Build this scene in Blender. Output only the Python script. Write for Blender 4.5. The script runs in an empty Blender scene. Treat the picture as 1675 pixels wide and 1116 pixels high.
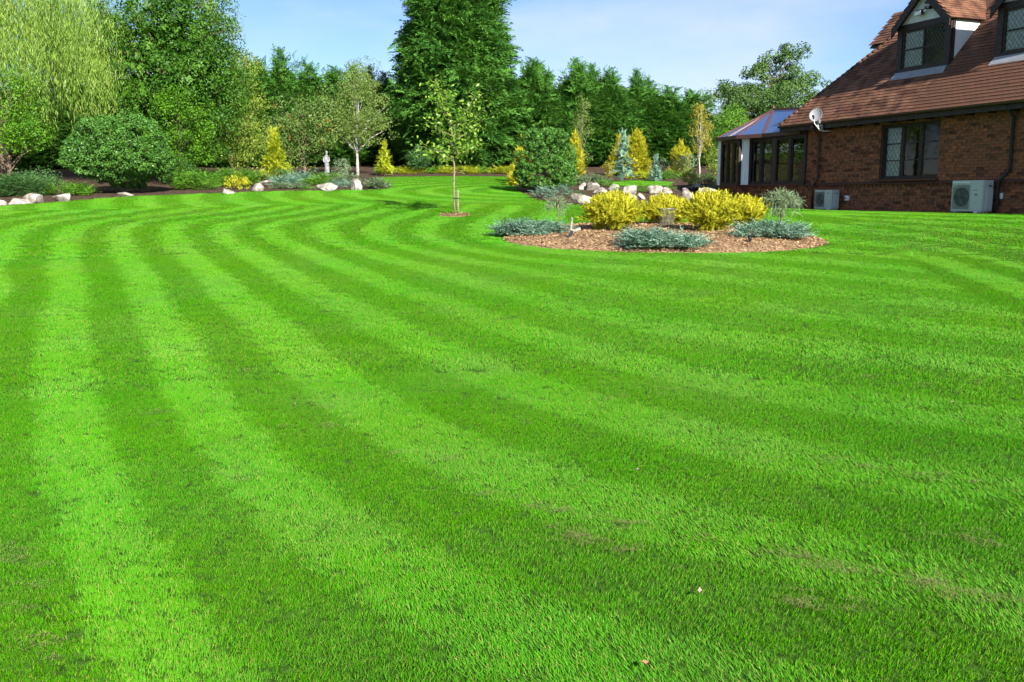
import bpy, bmesh, math
import numpy as np
from mathutils import Vector, Matrix

scene = bpy.context.scene
rad = math.radians
rng = np.random.default_rng(7)

# ------------------------------------------------------------------ camera, sky, sun, exposure
PITCH = math.atan(236 / 1500)
EYE = np.array([0.0, 0.0, 1.55])
cam = bpy.data.cameras.new("Camera")
cam.sensor_width = 36.0
cam.lens = 36.0 * 1500 / 1675
cam.clip_start = 0.05
cam.clip_end = 3000
camo = bpy.data.objects.new("Camera", cam)
scene.collection.objects.link(camo)
camo.location = EYE
camo.rotation_euler = (math.pi / 2 - PITCH, 0, 0)
scene.camera = camo

SUN_AZ = (0.415, -0.91)          # horizontal direction towards the sun
SUN_EL = rad(30)
world = bpy.data.worlds.new("World")
scene.world = world
world.use_nodes = True
wn, wl = world.node_tree.nodes, world.node_tree.links
wn.clear()
wout = wn.new("ShaderNodeOutputWorld")
bg = wn.new("ShaderNodeBackground")
sky = wn.new("ShaderNodeTexSky")
sky.sky_type = 'NISHITA'
sky.sun_disc = False
sky.sun_elevation = SUN_EL
sky.sun_rotation = math.atan2(SUN_AZ[0], SUN_AZ[1])
sky.air_density = 1.0
sky.dust_density = 0.05
sky.ozone_density = 2.5
SKY_STRENGTH = 0.057
bg.inputs[1].default_value = SKY_STRENGTH
# thin, soft fair-weather cloud all over the dome
tc = wn.new("ShaderNodeTexCoord")
mp = wn.new("ShaderNodeMapping")
mp.inputs['Scale'].default_value = (1.0, 1.0, 2.6)
mp.inputs['Location'].default_value = (2.2, 1.9, 0.36)
nz = wn.new("ShaderNodeTexNoise")
nz.inputs['Scale'].default_value = 2.6
nz.inputs['Detail'].default_value = 7
nz.inputs['Roughness'].default_value = 0.55
rp = wn.new("ShaderNodeValToRGB")
rp.color_ramp.elements[0].position = 0.46
rp.color_ramp.elements[0].color = (0.0, 0.0, 0.0, 1)
rp.color_ramp.elements[1].position = 0.72
rp.color_ramp.elements[1].color = (0.60, 0.60, 0.60, 1)
mx = wn.new("ShaderNodeMixRGB")
mx.inputs[2].default_value = (7.6, 7.4, 7.6, 1)
wl.new(tc.outputs['Generated'], mp.inputs['Vector'])
wl.new(mp.outputs[0], nz.inputs['Vector'])
wl.new(nz.outputs['Fac'], rp.inputs[0])
wl.new(rp.outputs[0], mx.inputs[0])
wl.new(sky.outputs[0], mx.inputs[1])
tint = wn.new("ShaderNodeMixRGB"); tint.blend_type = 'MULTIPLY'; tint.inputs[0].default_value = 1.0; tint.inputs[2].default_value = (0.88, 0.97, 1.16, 1)
wl.new(mx.outputs[0], tint.inputs[1])
wl.new(tint.outputs[0], bg.inputs[0])
wl.new(bg.outputs[0], wout.inputs[0])

sun = bpy.data.lights.new("Sun", 'SUN')
sun.energy = 5.0
sun.angle = rad(0.53)
sun.color = (1.0, 0.955, 0.87)
suno = bpy.data.objects.new("Sun", sun)
scene.collection.objects.link(suno)
sd = Vector((SUN_AZ[0] * math.cos(SUN_EL), SUN_AZ[1] * math.cos(SUN_EL), math.sin(SUN_EL)))
suno.rotation_euler = sd.to_track_quat('Z', 'Y').to_euler()

scene.view_settings.view_transform = 'Standard'
scene.view_settings.look = 'None'
scene.view_settings.gamma = 1.0
scene.view_settings.exposure = 1.25
scene.view_settings.use_curve_mapping = False
scene.cycles.max_bounces = 5
scene.cycles.adaptive_threshold = 0.03
scene.cycles.diffuse_bounces = 3
scene.cycles.glossy_bounces = 3
scene.cycles.transmission_bounces = 3
scene.cycles.transparent_max_bounces = 16

# ------------------------------------------------------------------ helpers: geometry of the place
Fv = np.array([0, math.cos(PITCH), -math.sin(PITCH)])
Uv = np.array([0, math.sin(PITCH), math.cos(PITCH)])
HO = np.array([11.17254711, 22.48251231, 1.15399589])      # a point at the foot of the house wall
HT = np.array([0.37001092, -0.92902741, 0.0])              # along the wall
HN = np.array([-0.92902741, -0.37001092, 0.0])             # out of the wall
HROT = math.atan2(HT[1], HT[0])

_gy = np.array([-60, -20, -5, 0, 3, 6, 10, 16, 20, 24, 30, 36, 45, 60, 90, 160, 400])
_gz = np.array([-.6, -.1, 0, 0, 0.01, 0.06, 0.2, 0.56, 0.85, 1.16, 1.60, 2.0, 2.56, 3.6, 5.6, 9.0, 20.0])
_ys = np.linspace(-60, 400, 2301)
_zs = np.interp(_ys, _gy, _gz)
_k = np.hanning(21); _k /= _k.sum()
_zs = np.convolve(np.pad(_zs, 10, mode='edge'), _k, mode='valid')


def sstep(a, b, x):
    t = np.clip((x - a) / (b - a), 0, 1)
    return t * t * (3 - 2 * t)


def terrain(x, y):
    x = np.asarray(x, float); y = np.asarray(y, float)
    g = np.interp(y, _ys, _zs)
    dx, dy = x - HO[0], y - HO[1]
    a = dx * HT[0] + dy * HT[1]
    o = dx * HN[0] + dy * HN[1]
    reach = 1.6 + 3.9 * sstep(-8.5, -2.5, a)
    w = (1 - sstep(0.0, 1.0, (o - .2) / reach)) * sstep(-13.0, -9.8, a)
    return g * (1 - w) + 1.154 * w


def spot(px, py):
    """the point of the ground seen in that direction"""
    d = Fv + np.array([1., 0, 0]) * (px - 837.5) / 1500 + Uv * (558 - py) / 1500
    d = d / d[1]
    ts = np.concatenate([np.linspace(1.5, 12, 600), np.linspace(12, 90, 1800)])
    P = EYE + ts[:, None] * d
    h = P[:, 2] - terrain(P[:, 0], P[:, 1])
    i = np.argmax(h < 0)
    if h[i] >= 0:
        i = len(ts) - 1
    t0, t1 = ts[max(i - 1, 0)], ts[i]
    h0, h1 = h[max(i - 1, 0)], h[i]
    t = t0 + (t1 - t0) * (h0 / (h0 - h1) if h0 != h1 else 0)
    p = EYE + t * d
    return np.array([p[0], p[1], float(terrain(p[0], p[1]))])


def at(px, py, Y):
    d = Fv + np.array([1., 0, 0]) * (px - 837.5) / 1500 + Uv * (558 - py) / 1500
    return EYE + d * (Y / d[1])


def base_at(px, Y):
    """ground point at depth Y in the direction of column px"""
    p = at(px, 322, Y)
    p[2] = float(terrain(p[0], p[1]))
    return p


def hw(a, h, o):
    """house frame -> world"""
    return HO + HT * a + HN * o + np.array([0, 0, h])


# ------------------------------------------------------------------ helpers: materials
MATS = {}


def new_mat(name):
    m = bpy.data.materials.new(name)
    m.use_nodes = True
    m.node_tree.nodes.clear()
    MATS[name] = m
    return m, m.node_tree.nodes, m.node_tree.links


def plain(name, col, rough=0.6, spec=0.4, metal=0.0, var=0.12, scale=8.0, bump=0.0, bscale=60.0, col2=None, objrand=0.0, coat=0):
    m, n, l = new_mat(name)
    out = n.new("ShaderNodeOutputMaterial")
    b = n.new("ShaderNodeBsdfPrincipled")
    l.new(b.outputs[0], out.inputs[0])
    b.inputs['Roughness'].default_value = rough
    b.inputs['Specular IOR Level'].default_value = spec
    b.inputs['Metallic'].default_value = metal
    if coat:
        b.inputs['Coat Weight'].default_value = coat
    c = n.new("ShaderNodeTexCoord")
    t = n.new("ShaderNodeTexNoise")
    t.inputs['Scale'].default_value = scale
    t.inputs['Detail'].default_value = 6
    l.new(c.outputs['Object'], t.inputs['Vector'])
    r = n.new("ShaderNodeValToRGB")
    lo = tuple(x * (1 - var) for x in col)
    hi = tuple(min(1, x * (1 + var)) for x in (col2 or col))
    r.color_ramp.elements[0].position = 0.32
    r.color_ramp.elements[1].position = 0.68
    r.color_ramp.elements[0].color = (*lo, 1)
    r.color_ramp.elements[1].color = (*hi, 1)
    l.new(t.outputs['Fac'], r.inputs[0])
    src = r.outputs[0]
    if objrand:
        oi = n.new("ShaderNodeObjectInfo")
        mr = n.new("ShaderNodeMapRange")
        mr.inputs[3].default_value = 1 - objrand
        mr.inputs[4].default_value = 1 + objrand
        l.new(oi.outputs['Random'], mr.inputs[0])
        hs = n.new("ShaderNodeHueSaturation")
        l.new(mr.outputs[0], hs.inputs['Value'])
        l.new(src, hs.inputs['Color'])
        src = hs.outputs[0]
    l.new(src, b.inputs['Base Color'])
    if bump:
        t2 = n.new("ShaderNodeTexNoise")
        t2.inputs['Scale'].default_value = bscale
        t2.inputs['Detail'].default_value = 5
        l.new(c.outputs['Object'], t2.inputs['Vector'])
        bp = n.new("ShaderNodeBump")
        bp.inputs['Strength'].default_value = bump
        bp.inputs['Distance'].default_value = 0.02
        l.new(t2.outputs['Fac'], bp.inputs['Height'])
        l.new(bp.outputs[0], b.inputs['Normal'])
    return m


def leafy(name, c0, c1, trans=0.35, rough=0.5, spec=0.35, tint=1.25, patch=None, pscale=1.2):
    """foliage: colour from the per-face value 'v' between c0 and c1, part of the light passes through"""
    m, n, l = new_mat(name)
    out = n.new("ShaderNodeOutputMaterial")
    b = n.new("ShaderNodeBsdfPrincipled")
    b.inputs['Roughness'].default_value = rough
    b.inputs['Specular IOR Level'].default_value = spec
    t = n.new("ShaderNodeBsdfTranslucent")
    mixs = n.new("ShaderNodeMixShader")
    mixs.inputs[0].default_value = trans
    at_ = n.new("ShaderNodeAttribute")
    at_.attribute_name = "v"
    r = n.new("ShaderNodeValToRGB")
    r.color_ramp.elements[0].position = 0.0
    r.color_ramp.elements[1].position = 1.0
    r.color_ramp.elements[0].color = (*c0, 1)
    r.color_ramp.elements[1].color = (*c1, 1)
    l.new(at_.outputs['Fac'], r.inputs[0])
    src = r.outputs[0]
    if patch:
        c = n.new("ShaderNodeTexCoord")
        nz = n.new("ShaderNodeTexNoise")
        nz.inputs['Scale'].default_value = pscale
        nz.inputs['Detail'].default_value = 3
        l.new(c.outputs['Object'], nz.inputs['Vector'])
        r2 = n.new("ShaderNodeValToRGB")
        r2.color_ramp.elements[0].position = 0.5
        r2.color_ramp.elements[1].position = 0.68
        l.new(nz.outputs['Fac'], r2.inputs[0])
        mx = n.new("ShaderNodeMixRGB")
        mx.inputs[2].default_value = (*patch, 1)
        l.new(r2.outputs[0], mx.inputs[0])
        l.new(src, mx.inputs[1])
        src = mx.outputs[0]
    l.new(src, b.inputs['Base Color'])
    g = n.new("ShaderNodeMixRGB")
    g.blend_type = 'MULTIPLY'
    g.inputs[0].default_value = 1
    g.inputs[2].default_value = (tint * 1.15, tint, tint * 0.6, 1)
    l.new(src, g.inputs[1])
    l.new(g.outputs[0], t.inputs['Color'])
    l.new(b.outputs[0], mixs.inputs[1])
    l.new(t.outputs[0], mixs.inputs[2])
    l.new(mixs.outputs[0], out.inputs[0])
    return m


# ------------------------------------------------------------------ helpers: objects
def link(o):
    scene.collection.objects.link(o)
    return o


def obj(name, me, mat=None, parent=None, loc=None):
    o = bpy.data.objects.new(name, me)
    link(o)
    if mat is not None and not me.materials:
        me.materials.append(mat)
    if parent is not None:
        o.parent = parent
    if loc is not None:
        o.location = loc
    return o


def tag(o, label, cat, group=None):
    o["label"] = label
    o["category"] = cat
    if group:
        o["group"] = group
    return o


def thing(name, loc, label, cat, group=None, rz=0.0):
    o = bpy.data.objects.new(name, None)
    link(o)
    o.empty_display_size = 0.2
    o.location = loc
    o.rotation_euler = (0, 0, rz)
    return tag(o, label, cat, group)


def kind(o, k):
    o["kind"] = k
    return o


def mesh_np(name, V, faces, v=None, smooth=False):
    """V (n,3), faces: (m,k) int array of equal-sized polygons"""
    me = bpy.data.meshes.new(name)
    V = np.ascontiguousarray(V, np.float32)
    faces = np.ascontiguousarray(faces, np.int32)
    m, k = faces.shape
    me.vertices.add(len(V))
    me.vertices.foreach_set("co", V.ravel())
    me.loops.add(m * k)
    me.loops.foreach_set("vertex_index", faces.ravel())
    me.polygons.add(m)
    me.polygons.foreach_set("loop_start", np.arange(0, m * k, k, dtype=np.int32))
    me.polygons.foreach_set("use_smooth", np.full(m, bool(smooth)))
    me.update(calc_edges=True)
    if v is not None:
        a = me.attributes.new("v", 'FLOAT', 'FACE')
        a.data.foreach_set("value", np.ascontiguousarray(v, np.float32))
    return me


class MB:
    """collects boxes, prisms and tubes into one mesh"""

    def __init__(self):
        self.V, self.F, self.S = [], [], []

    def add(self, V, F, smooth=False):
        b = len(self.V)
        self.V += [tuple(map(float, p)) for p in V]
        self.F += [tuple(i + b for i in f) for f in F]
        self.S += [smooth] * len(F)
        return self

    def box(self, x0, x1, y0, y1, z0, z1):
        V = [(x, y, z) for z in (z0, z1) for y in (y0, y1) for x in (x0, x1)]
        F = [(0, 2, 3, 1), (4, 5, 7, 6), (0, 1, 5, 4), (2, 6, 7, 3), (0, 4, 6, 2), (1, 3, 7, 5)]
        return self.add(V, F)

    def bar(self, p, q, w, d, up=(0, 0, 1)):
        p, q = Vector(p), Vector(q)
        ax = (q - p).normalized()
        u = Vector(up)
        s = ax.cross(u)
        if s.length < 1e-5:
            s = ax.cross(Vector((1, 0, 0)))
        s.normalize()
        n = s.cross(ax)
        V = []
        for c in (p, q):
            for i, j in ((-1, -1), (1, -1), (1, 1), (-1, 1)):
                V.append(c + s * (i * w / 2) + n * (j * d / 2))
        F = [(0, 3, 2, 1), (4, 5, 6, 7)] + [(i, (i + 1) % 4, 4 + (i + 1) % 4, 4 + i) for i in range(4)]
        return self.add(V, F)

    def tube(self, pts, rs, k=8, cap=True):
        pts = [Vector(p) for p in pts]
        if not hasattr(rs, '__len__'):
            rs = [rs] * len(pts)
        rings = []
        ref = None
        for i, p in enumerate(pts):
            a = (pts[min(i + 1, len(pts) - 1)] - pts[max(i - 1, 0)]).normalized()
            if ref is None:
                ref = Vector((1, 0, 0)) if abs(a.x) < 0.9 else Vector((0, 1, 0))
            s = (ref - a * ref.dot(a)).normalized()
            ref = s
            t = a.cross(s)
            rings.append([p + (s * math.cos(2 * math.pi * j / k) + t * math.sin(2 * math.pi * j / k)) * rs[i] for j in range(k)])
        V = [q for r in rings for q in r]
        F = []
        for i in range(len(pts) - 1):
            for j in range(k):
                F.append((i * k + j, i * k + (j + 1) % k, (i + 1) * k + (j + 1) % k, (i + 1) * k + j))
        self.add(V, F, True)
        if cap:
            b = len(self.V) - len(V)
            self.F.append(tuple(b + j for j in reversed(range(k)))); self.S.append(False)
            self.F.append(tuple(b + (len(pts) - 1) * k + j for j in range(k))); self.S.append(False)
        return self

    def lathe(self, prof, k=20, c=(0, 0, 0), axis='z'):
        V = []
        for r, z in prof:
            for j in range(k):
                a = 2 * math.pi * j / k
                x, y = r * math.cos(a), r * math.sin(a)
                V.append({'z': (c[0] + x, c[1] + y, c[2] + z), 'y': (c[0] + x, c[1] + z, c[2] + y), 'x': (c[0] + z, c[1] + x, c[2] + y)}[axis])
        F = [(i * k + j, i * k + (j + 1) % k, (i + 1) * k + (j + 1) % k, (i + 1) * k + j) for i in range(len(prof) - 1) for j in range(k)]
        return self.add(V, F, True)

    def mesh(self, name):
        me = bpy.data.meshes.new(name)
        me.from_pydata(self.V, [], self.F)
        me.polygons.foreach_set("use_smooth", self.S)
        me.update()
        return me

    def build(self, name, mat, parent=None, loc=None):
        return obj(name, self.mesh(name), mat, parent, loc)


def unit(v):
    return v / np.maximum(np.linalg.norm(v, axis=-1, keepdims=True), 1e-9)


def frames(f, up):
    """rotation matrices (n,3,3) with columns x=f, z~up"""
    x = unit(f)
    z = up - (up * x).sum(-1, keepdims=True) * x
    bad = np.linalg.norm(z, axis=-1) < 1e-4
    z[bad] = np.cross(x[bad], np.array([1., 0.3, 0]))
    z = unit(z)
    y = np.cross(z, x)
    return np.stack([x, y, z], -1)


class Cards:
    """many small leaf faces: diamonds given by centre, half length and half width vectors"""

    def __init__(self):
        self.P, self.A, self.B, self.v = [], [], [], []

    def add(self, P, A, B, v):
        self.P.append(P); self.A.append(A); self.B.append(B); self.v.append(np.broadcast_to(v, (len(P),)))
        return self

    def scatter(self, protos, O, M, s, v, vj=0.15, r=rng):
        """protos: list of (P,A,B) in frond space"""
        which = r.integers(0, len(protos), len(O))
        for k, (p, a, b) in enumerate(protos):
            i = np.where(which == k)[0]
            if not len(i):
                continue
            S = s[i][:, None, None]
            P = np.einsum('nij,mj->nmi', M[i], p) * S + O[i][:, None, :]
            A = np.einsum('nij,mj->nmi', M[i], a) * S
            B = np.einsum('nij,mj->nmi', M[i], b) * S
            vv = v[i][:, None] + r.normal(0, vj, (len(i), len(p)))
            self.add(P.reshape(-1, 3), A.reshape(-1, 3), B.reshape(-1, 3), np.clip(vv.ravel(), 0, 1))
        return self

    def mesh(self, name):
        P, A, B = np.concatenate(self.P), np.concatenate(self.A), np.concatenate(self.B)
        v = np.concatenate(self.v)
        n = len(P)
        fold = np.cross(A, B)
        fold = fold / np.maximum(np.linalg.norm(fold, axis=-1, keepdims=True), 1e-9) * np.linalg.norm(B, axis=-1, keepdims=True) * 0.25
        V = np.stack([P - A, P - A * 0.12 + B + fold, P + A, P - A * 0.12 - B + fold], 1).reshape(-1, 3)
        F = np.arange(4 * n).reshape(n, 4)
        return mesh_np(name, V, F, v, smooth=True)

    @property
    def count(self):
        return sum(len(p) for p in self.P)


def rdir(n, r=rng):
    return unit(r.normal(size=(n, 3)))


# --- frond prototypes (x forward, y sideways, z up), length about 1
def frond_proto(nside, lw=0.045, sl=0.3, droop=0.25, seed=0, curl=0.1, spread=55):
    r = np.random.default_rng(seed)
    P, A, B = [], [], []
    for i in range(nside):
        t = (i + 0.5) / nside
        c = np.array([t, 0, curl * t - droop * t * t])
        L = sl * (1.05 - 0.75 * t) * r.uniform(.75, 1.2)
        for sgn in (-1, 1):
            an = rad(spread * (1 - .35 * t) + r.normal(0, 8))
            d = np.array([math.cos(an), sgn * math.sin(an), r.normal(-.08, .18)])
            d /= np.linalg.norm(d)
            a = d * L / 2
            b = np.cross(np.array([0, 0, 1.]), d); b /= np.linalg.norm(b)
            b = b * lw * r.uniform(.8, 1.25) + np.array([0, 0, r.normal(0, lw * .5)])
            P.append(c + a); A.append(a); B.append(b)
    # tip
    P.append(np.array([1.0, 0, curl - droop])); A.append(np.array([.12, 0, -.04])); B.append(np.array([0, lw, 0]))
    return np.array(P), np.array(A), np.array(B)


CYP = [frond_proto(6, .055, .42, .28, s) for s in range(5)]
CYPF = [frond_proto(9, .040, .40, .32, 10 + s) for s in range(5)]
THU = [frond_proto(8, .040, .36, .0, 20 + s, curl=.05, spread=40) for s in range(5)]
JUN = [frond_proto(7, .032, .2, .12, 30 + s, curl=.16, spread=48) for s in range(6)]
CED = [frond_proto(8, .05, .22, .25, 40 + s, curl=.05, spread=70) for s in range(4)]

BARK_COL = {}


def limbs(mb, base, top, r0, tips, r=rng, wob=0.08, k=7):
    """tapered trunk from base to top and limbs from it to the tips"""
    base, top = np.array(base, float), np.array(top, float)
    n = 6
    pts = [base + (top - base) * i / n + np.append(r.normal(0, wob, 2), 0) * (0 < i < n) * np.linalg.norm(top - base) * .12 for i in range(n + 1)]
    mb.tube(pts, [r0 * (1.25 if i == 0 else 1 - .8 * i / n) for i in range(n + 1)], k)
    for tip in tips:
        tip = np.array(tip, float)
        h = np.clip((tip[2] - base[2]) / max(top[2] - base[2], .1) - r.uniform(.15, .4), .25, .95)
        i = int(h * n)
        s = pts[i] + (pts[min(i + 1, n)] - pts[i]) * (h * n - i)
        mid = (s + tip) / 2 + np.array([r.normal(0, .1), r.normal(0, .1), r.uniform(.0, .25)]) * np.linalg.norm(tip - s) * .4
        rr = r0 * (1 - .8 * h) * .55
        mb.tube([s, mid, tip], [rr, rr * .6, rr * .15 + .003], 5, False)


def leaves_in(cards, C, R, n, size, r=rng, up=0.35, aspect=.5, shell=.55, vbase=None, vj=.2, droop=0.0):
    """n leaves spread through each clump (centre C[i], radius R[i])"""
    m = len(C)
    idx = np.repeat(np.arange(m), n)
    d = rdir(len(idx), r)
    q = (shell + (1 - shell) * r.random(len(idx))) ** .7
    P = C[idx] + d * (q[:, None] * R[idx])
    nrm = unit(d * .8 + np.array([0, 0, up]) + r.normal(0, .45, (len(idx), 3)))
    a = unit(np.cross(nrm, rdir(len(idx), r)))
    a[:, 2] -= droop
    a = unit(a)
    b = unit(np.cross(nrm, a))
    s = size * r.uniform(.65, 1.3, len(idx))[:, None]
    vb = r.random(m) if vbase is None else vbase
    cards.add(P, a * s / 2, b * s / 2 * aspect, np.clip(vb[idx] * .55 + .2 + r.normal(0, vj, len(idx)), 0, 1))


def crown_clumps(shape, n, r=rng, rad_lo=.28, rad_hi=.6, shell=.45):
    """clump centres inside a union of ellipsoids [(centre, radii)]"""
    vol = np.array([np.prod(s[1]) ** .75 for s in shape]); vol = vol / vol.sum()
    ci = r.choice(len(shape), n, p=vol)
    C = np.array([shape[i][0] for i in ci], float)
    Rr = np.array([shape[i][1] for i in ci], float)
    d = rdir(n, r)
    q = (shell + (1 - shell) * r.random(n)) ** .6
    q = q * (1 + .07 * np.sin(d[:, 0] * 4.1 + n) * np.sin(d[:, 1] * 3.7 + 1) + .05 * np.sin(d[:, 2] * 6 + d[:, 0] * 5))
    P = C + d * Rr * q[:, None]
    cr = r.uniform(rad_lo, rad_hi, n)[:, None] * np.array([1, 1, .75])
    return P, cr


# ------------------------------------------------------------------ materials
GRASS = leafy("grass_blade", (0.054, 0.256, 0.003), (0.108, 0.312, 0.013), trans=.30, rough=.6, spec=.2, tint=1.15)
def lawn_variety(m):
    """slow drifts of yellower and bluer green over the lawn, and a few straw-coloured blades"""
    n, l = m.node_tree.nodes, m.node_tree.links
    ramp = [q for q in n if q.type == 'VALTORGB'][0]
    e = ramp.color_ramp.elements
    e[1].position = .975
    x = e.new(1.0); x.color = (.30, .30, .07, 1)
    src = ramp.outputs[0]
    users = [lk.to_socket for lk in src.links]
    geo = n.new("ShaderNodeNewGeometry")
    hs = n.new("ShaderNodeHueSaturation")
    for sc, sock, lo, hi in ((.55, 'Hue', .494, .510), (2.6, 'Value', .92, 1.08), (1.1, 'Saturation', .98, 1.05)):
        t = n.new("ShaderNodeTexNoise"); t.inputs['Scale'].default_value = sc; t.inputs['Detail'].default_value = 4
        mr = n.new("ShaderNodeMapRange")
        mr.inputs[1].default_value = .3; mr.inputs[2].default_value = .7; mr.inputs[3].default_value = lo; mr.inputs[4].default_value = hi
        l.new(geo.outputs['Position'], t.inputs['Vector']); l.new(t.outputs['Fac'], mr.inputs[0]); l.new(mr.outputs[0], hs.inputs[sock])
    l.new(src, hs.inputs['Color'])
    for u in users:
        l.new(hs.outputs[0], u)


lawn_variety(GRASS)
STRAW = leafy("dry_clippings", (0.17, 0.17, 0.05), (0.32, 0.30, 0.11), trans=.2)
LAWN = plain("lawn_thatch", (0.030, 0.085, 0.006), .9, .1, var=.4, scale=30, col2=(.05, .12, .01), bump=.6, bscale=200)
SOIL = plain("dark_mulch", (0.040, 0.028, 0.020), .95, .1, var=.5, scale=9, col2=(.085, .055, .035), bump=.8, bscale=60)
CHIP = leafy("bark_chip", (0.17, 0.095, 0.042), (0.54, 0.365, 0.195), trans=.0, rough=.85, spec=.15)
CHIPBED = plain("chip_bed", (0.15, 0.088, 0.048), .95, .1, var=.5, scale=25, col2=(.34, .22, .125), bump=1.0, bscale=90)
ROCK = plain("pale_limestone", (0.165, 0.142, 0.11), .9, .2, var=.4, scale=5, col2=(.35, .318, .27), bump=.9, bscale=14, objrand=.15)
BARK = plain("brown_bark", (0.10, 0.075, 0.05), .9, .15, var=.4, scale=14, col2=(.17, .13, .09), bump=.8, bscale=40)
BIRCHBARK = plain("birch_bark", (0.30, 0.27, 0.23), .8, .2, var=.2, scale=9, col2=(.55, .53, .5), bump=.3)
PALEBARK = plain("pale_bark", (0.17, 0.145, 0.085), .8, .2, var=.25, scale=20, col2=(.25, .21, .13), bump=.4)

ground_mats = {}

# ------------------------------------------------------------------ ground
xs = np.unique(np.concatenate([np.linspace(-400, -40, 30), np.arange(-40, 40.1, 1.0), np.linspace(40, 400, 30)]))
ys = np.unique(np.concatenate([np.linspace(-60, -4, 20), np.arange(-4, 62, .5), np.linspace(62, 400, 40)]))
X, Y = np.meshgrid(xs, ys)
Z = terrain(X, Y)
V = np.stack([X.ravel(), Y.ravel(), Z.ravel() - .004], 1)
ii = np.arange(len(ys) - 1)[:, None] * len(xs) + np.arange(len(xs) - 1)[None, :]
ii = ii.ravel()
F = np.stack([ii, ii + 1, ii + 1 + len(xs), ii + len(xs)], 1)
kind(obj("ground", mesh_np("ground", V, F, smooth=True), LAWN), "structure")

# lawn perimeter (front edges of the planted beds)
edge_left = [spot(*p) for p in [(-420, 372), (-250, 357), (-120, 346), (0, 337.5), (60, 333.5), (112, 329.5), (200, 322.5), (300, 318.5), (440, 313.2), (560, 311.6), (625, 310.2)]]
nose = [spot(640, 307), spot(634, 301.5), spot(622, 296)]
far_edge = [spot(618, 291.5), spot(650, 289.6), spot(740, 288.6), spot(800, 289.0), spot(838, 291)]
right_edge = [spot(836, 297), spot(842, 307), spot(858, 317), spot(875, 326), spot(905, 331), spot(938, 334.5), spot(990, 339), spot(1060, 342), spot(1150, 343.5), spot(1235, 343)]


def smooth_line(pts, n=8):
    pts = [np.array(p, float) for p in pts]
    out = []
    for i in range(len(pts) - 1):
        p0, p1, p2, p3 = pts[max(i - 1, 0)], pts[i], pts[i + 1], pts[min(i + 2, len(pts) - 1)]
        for t in np.linspace(0, 1, n, endpoint=False):
            out.append(.5 * ((2 * p1) + (-p0 + p2) * t + (2 * p0 - 5 * p1 + 4 * p2 - p3) * t * t + (-p0 + 3 * p1 - 3 * p2 + p3) * t ** 3))
    out.append(pts[-1])
    return np.array(out)


perim = smooth_line(edge_left + nose + far_edge + right_edge, 6)


def sheet(name, front, back, rows, lift, mat, mound=0.0):
    """a bed laid over the ground between two lines with the same number of points"""
    nf = len(front)
    t = np.linspace(0, 1, rows)[:, None, None]
    G = front[None, :, :2] * (1 - t) + back[None, :, :2] * t
    z = terrain(G[..., 0], G[..., 1]) + lift + mound * np.sin(np.pi * np.clip(t[..., 0] * 1.0, 0, 1)) * np.ones((1, nf))
    V = np.concatenate([G, z[..., None]], -1).reshape(-1, 3)
    i = (np.arange(rows - 1)[:, None] * nf + np.arange(nf - 1)[None, :]).ravel()
    F = np.stack([i, i + 1, i + 1 + nf, i + nf], 1)
    return kind(obj(name, mesh_np(name, V, F, smooth=True), mat), "structure")


# outer bed: from the lawn perimeter out to the hedges and beyond
back = perim.copy()
ctr = np.array([0.0, 26.0])
dirs = unit(np.stack([perim[:, 0] - ctr[0], np.maximum(perim[:, 1] - ctr[1], .5) * 1.0], 1))
nL = len(edge_left) * 6
tt = np.linspace(0, 1, len(perim))
back[:, 0] = np.interp(tt, [0, .35, .62, 1], [-70, -30, 3, 26])
back[:, 1] = np.interp(tt, [0, .35, .62, 1], [34, 78, 84, 72])
sheet("planting_bed", perim, back, 60, .012, SOIL)

# island bed
IL, IR, IF = spot(821, 390.5), spot(1353, 394), spot(1088, 414)
IC = (IL + IR) / 2
IAX = (IR - IL)[:2] / 2
IRX = np.linalg.norm(IAX)
IE = IAX / IRX
IN = np.array([-IE[1], IE[0]])
IRY = abs((IF[:2] - IC[:2]) @ IN)


def island_r(x, y):
    dx, dy = x - IC[0], y - IC[1]
    u = (dx * IE[0] + dy * IE[1]) / IRX
    w = (dx * IN[0] + dy * IN[1]) / IRY
    w = np.where(w > 0, w * .62, w)           # longer towards the back
    return np.sqrt(u * u + w * w)


nr, na = 14, 96
ang = np.linspace(0, 2 * np.pi, na, endpoint=False)
V = [[*IC[:2], float(terrain(IC[0], IC[1])) + .10]]
for i in range(1, nr + 1):
    q = i / nr
    for a_ in ang:
        u, w = math.cos(a_) * q, math.sin(a_) * q
        if w > 0:
            w /= .62
        wob = 1 + .012 * math.sin(5 * a_ + 1) * q
        x, y = IC[:2] + IE * u * IRX * wob + IN * w * IRY * wob
        V.append([x, y, float(terrain(x, y)) - .012 + .12 * (1 - q ** 3) + .02 * (q < 1)])
F = [(0, 1 + j, 1 + (j + 1) % na) for j in range(na)]
me = bpy.data.meshes.new("island_bed")
me.from_pydata(V, [], F + [(1 + i * na + j, 1 + (i + 1) * na + j, 1 + (i + 1) * na + (j + 1) % na, 1 + i * na + (j + 1) % na) for i in range(nr - 1) for j in range(na)])
me.polygons.foreach_set("use_smooth", [True] * len(me.polygons))
kind(obj("island_bed", me, CHIPBED), "structure")


def island_z(x, y):
    q = np.clip(island_r(x, y), 0, 1)
    return terrain(x, y) - .0 + .12 * (1 - q ** 3)


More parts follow.
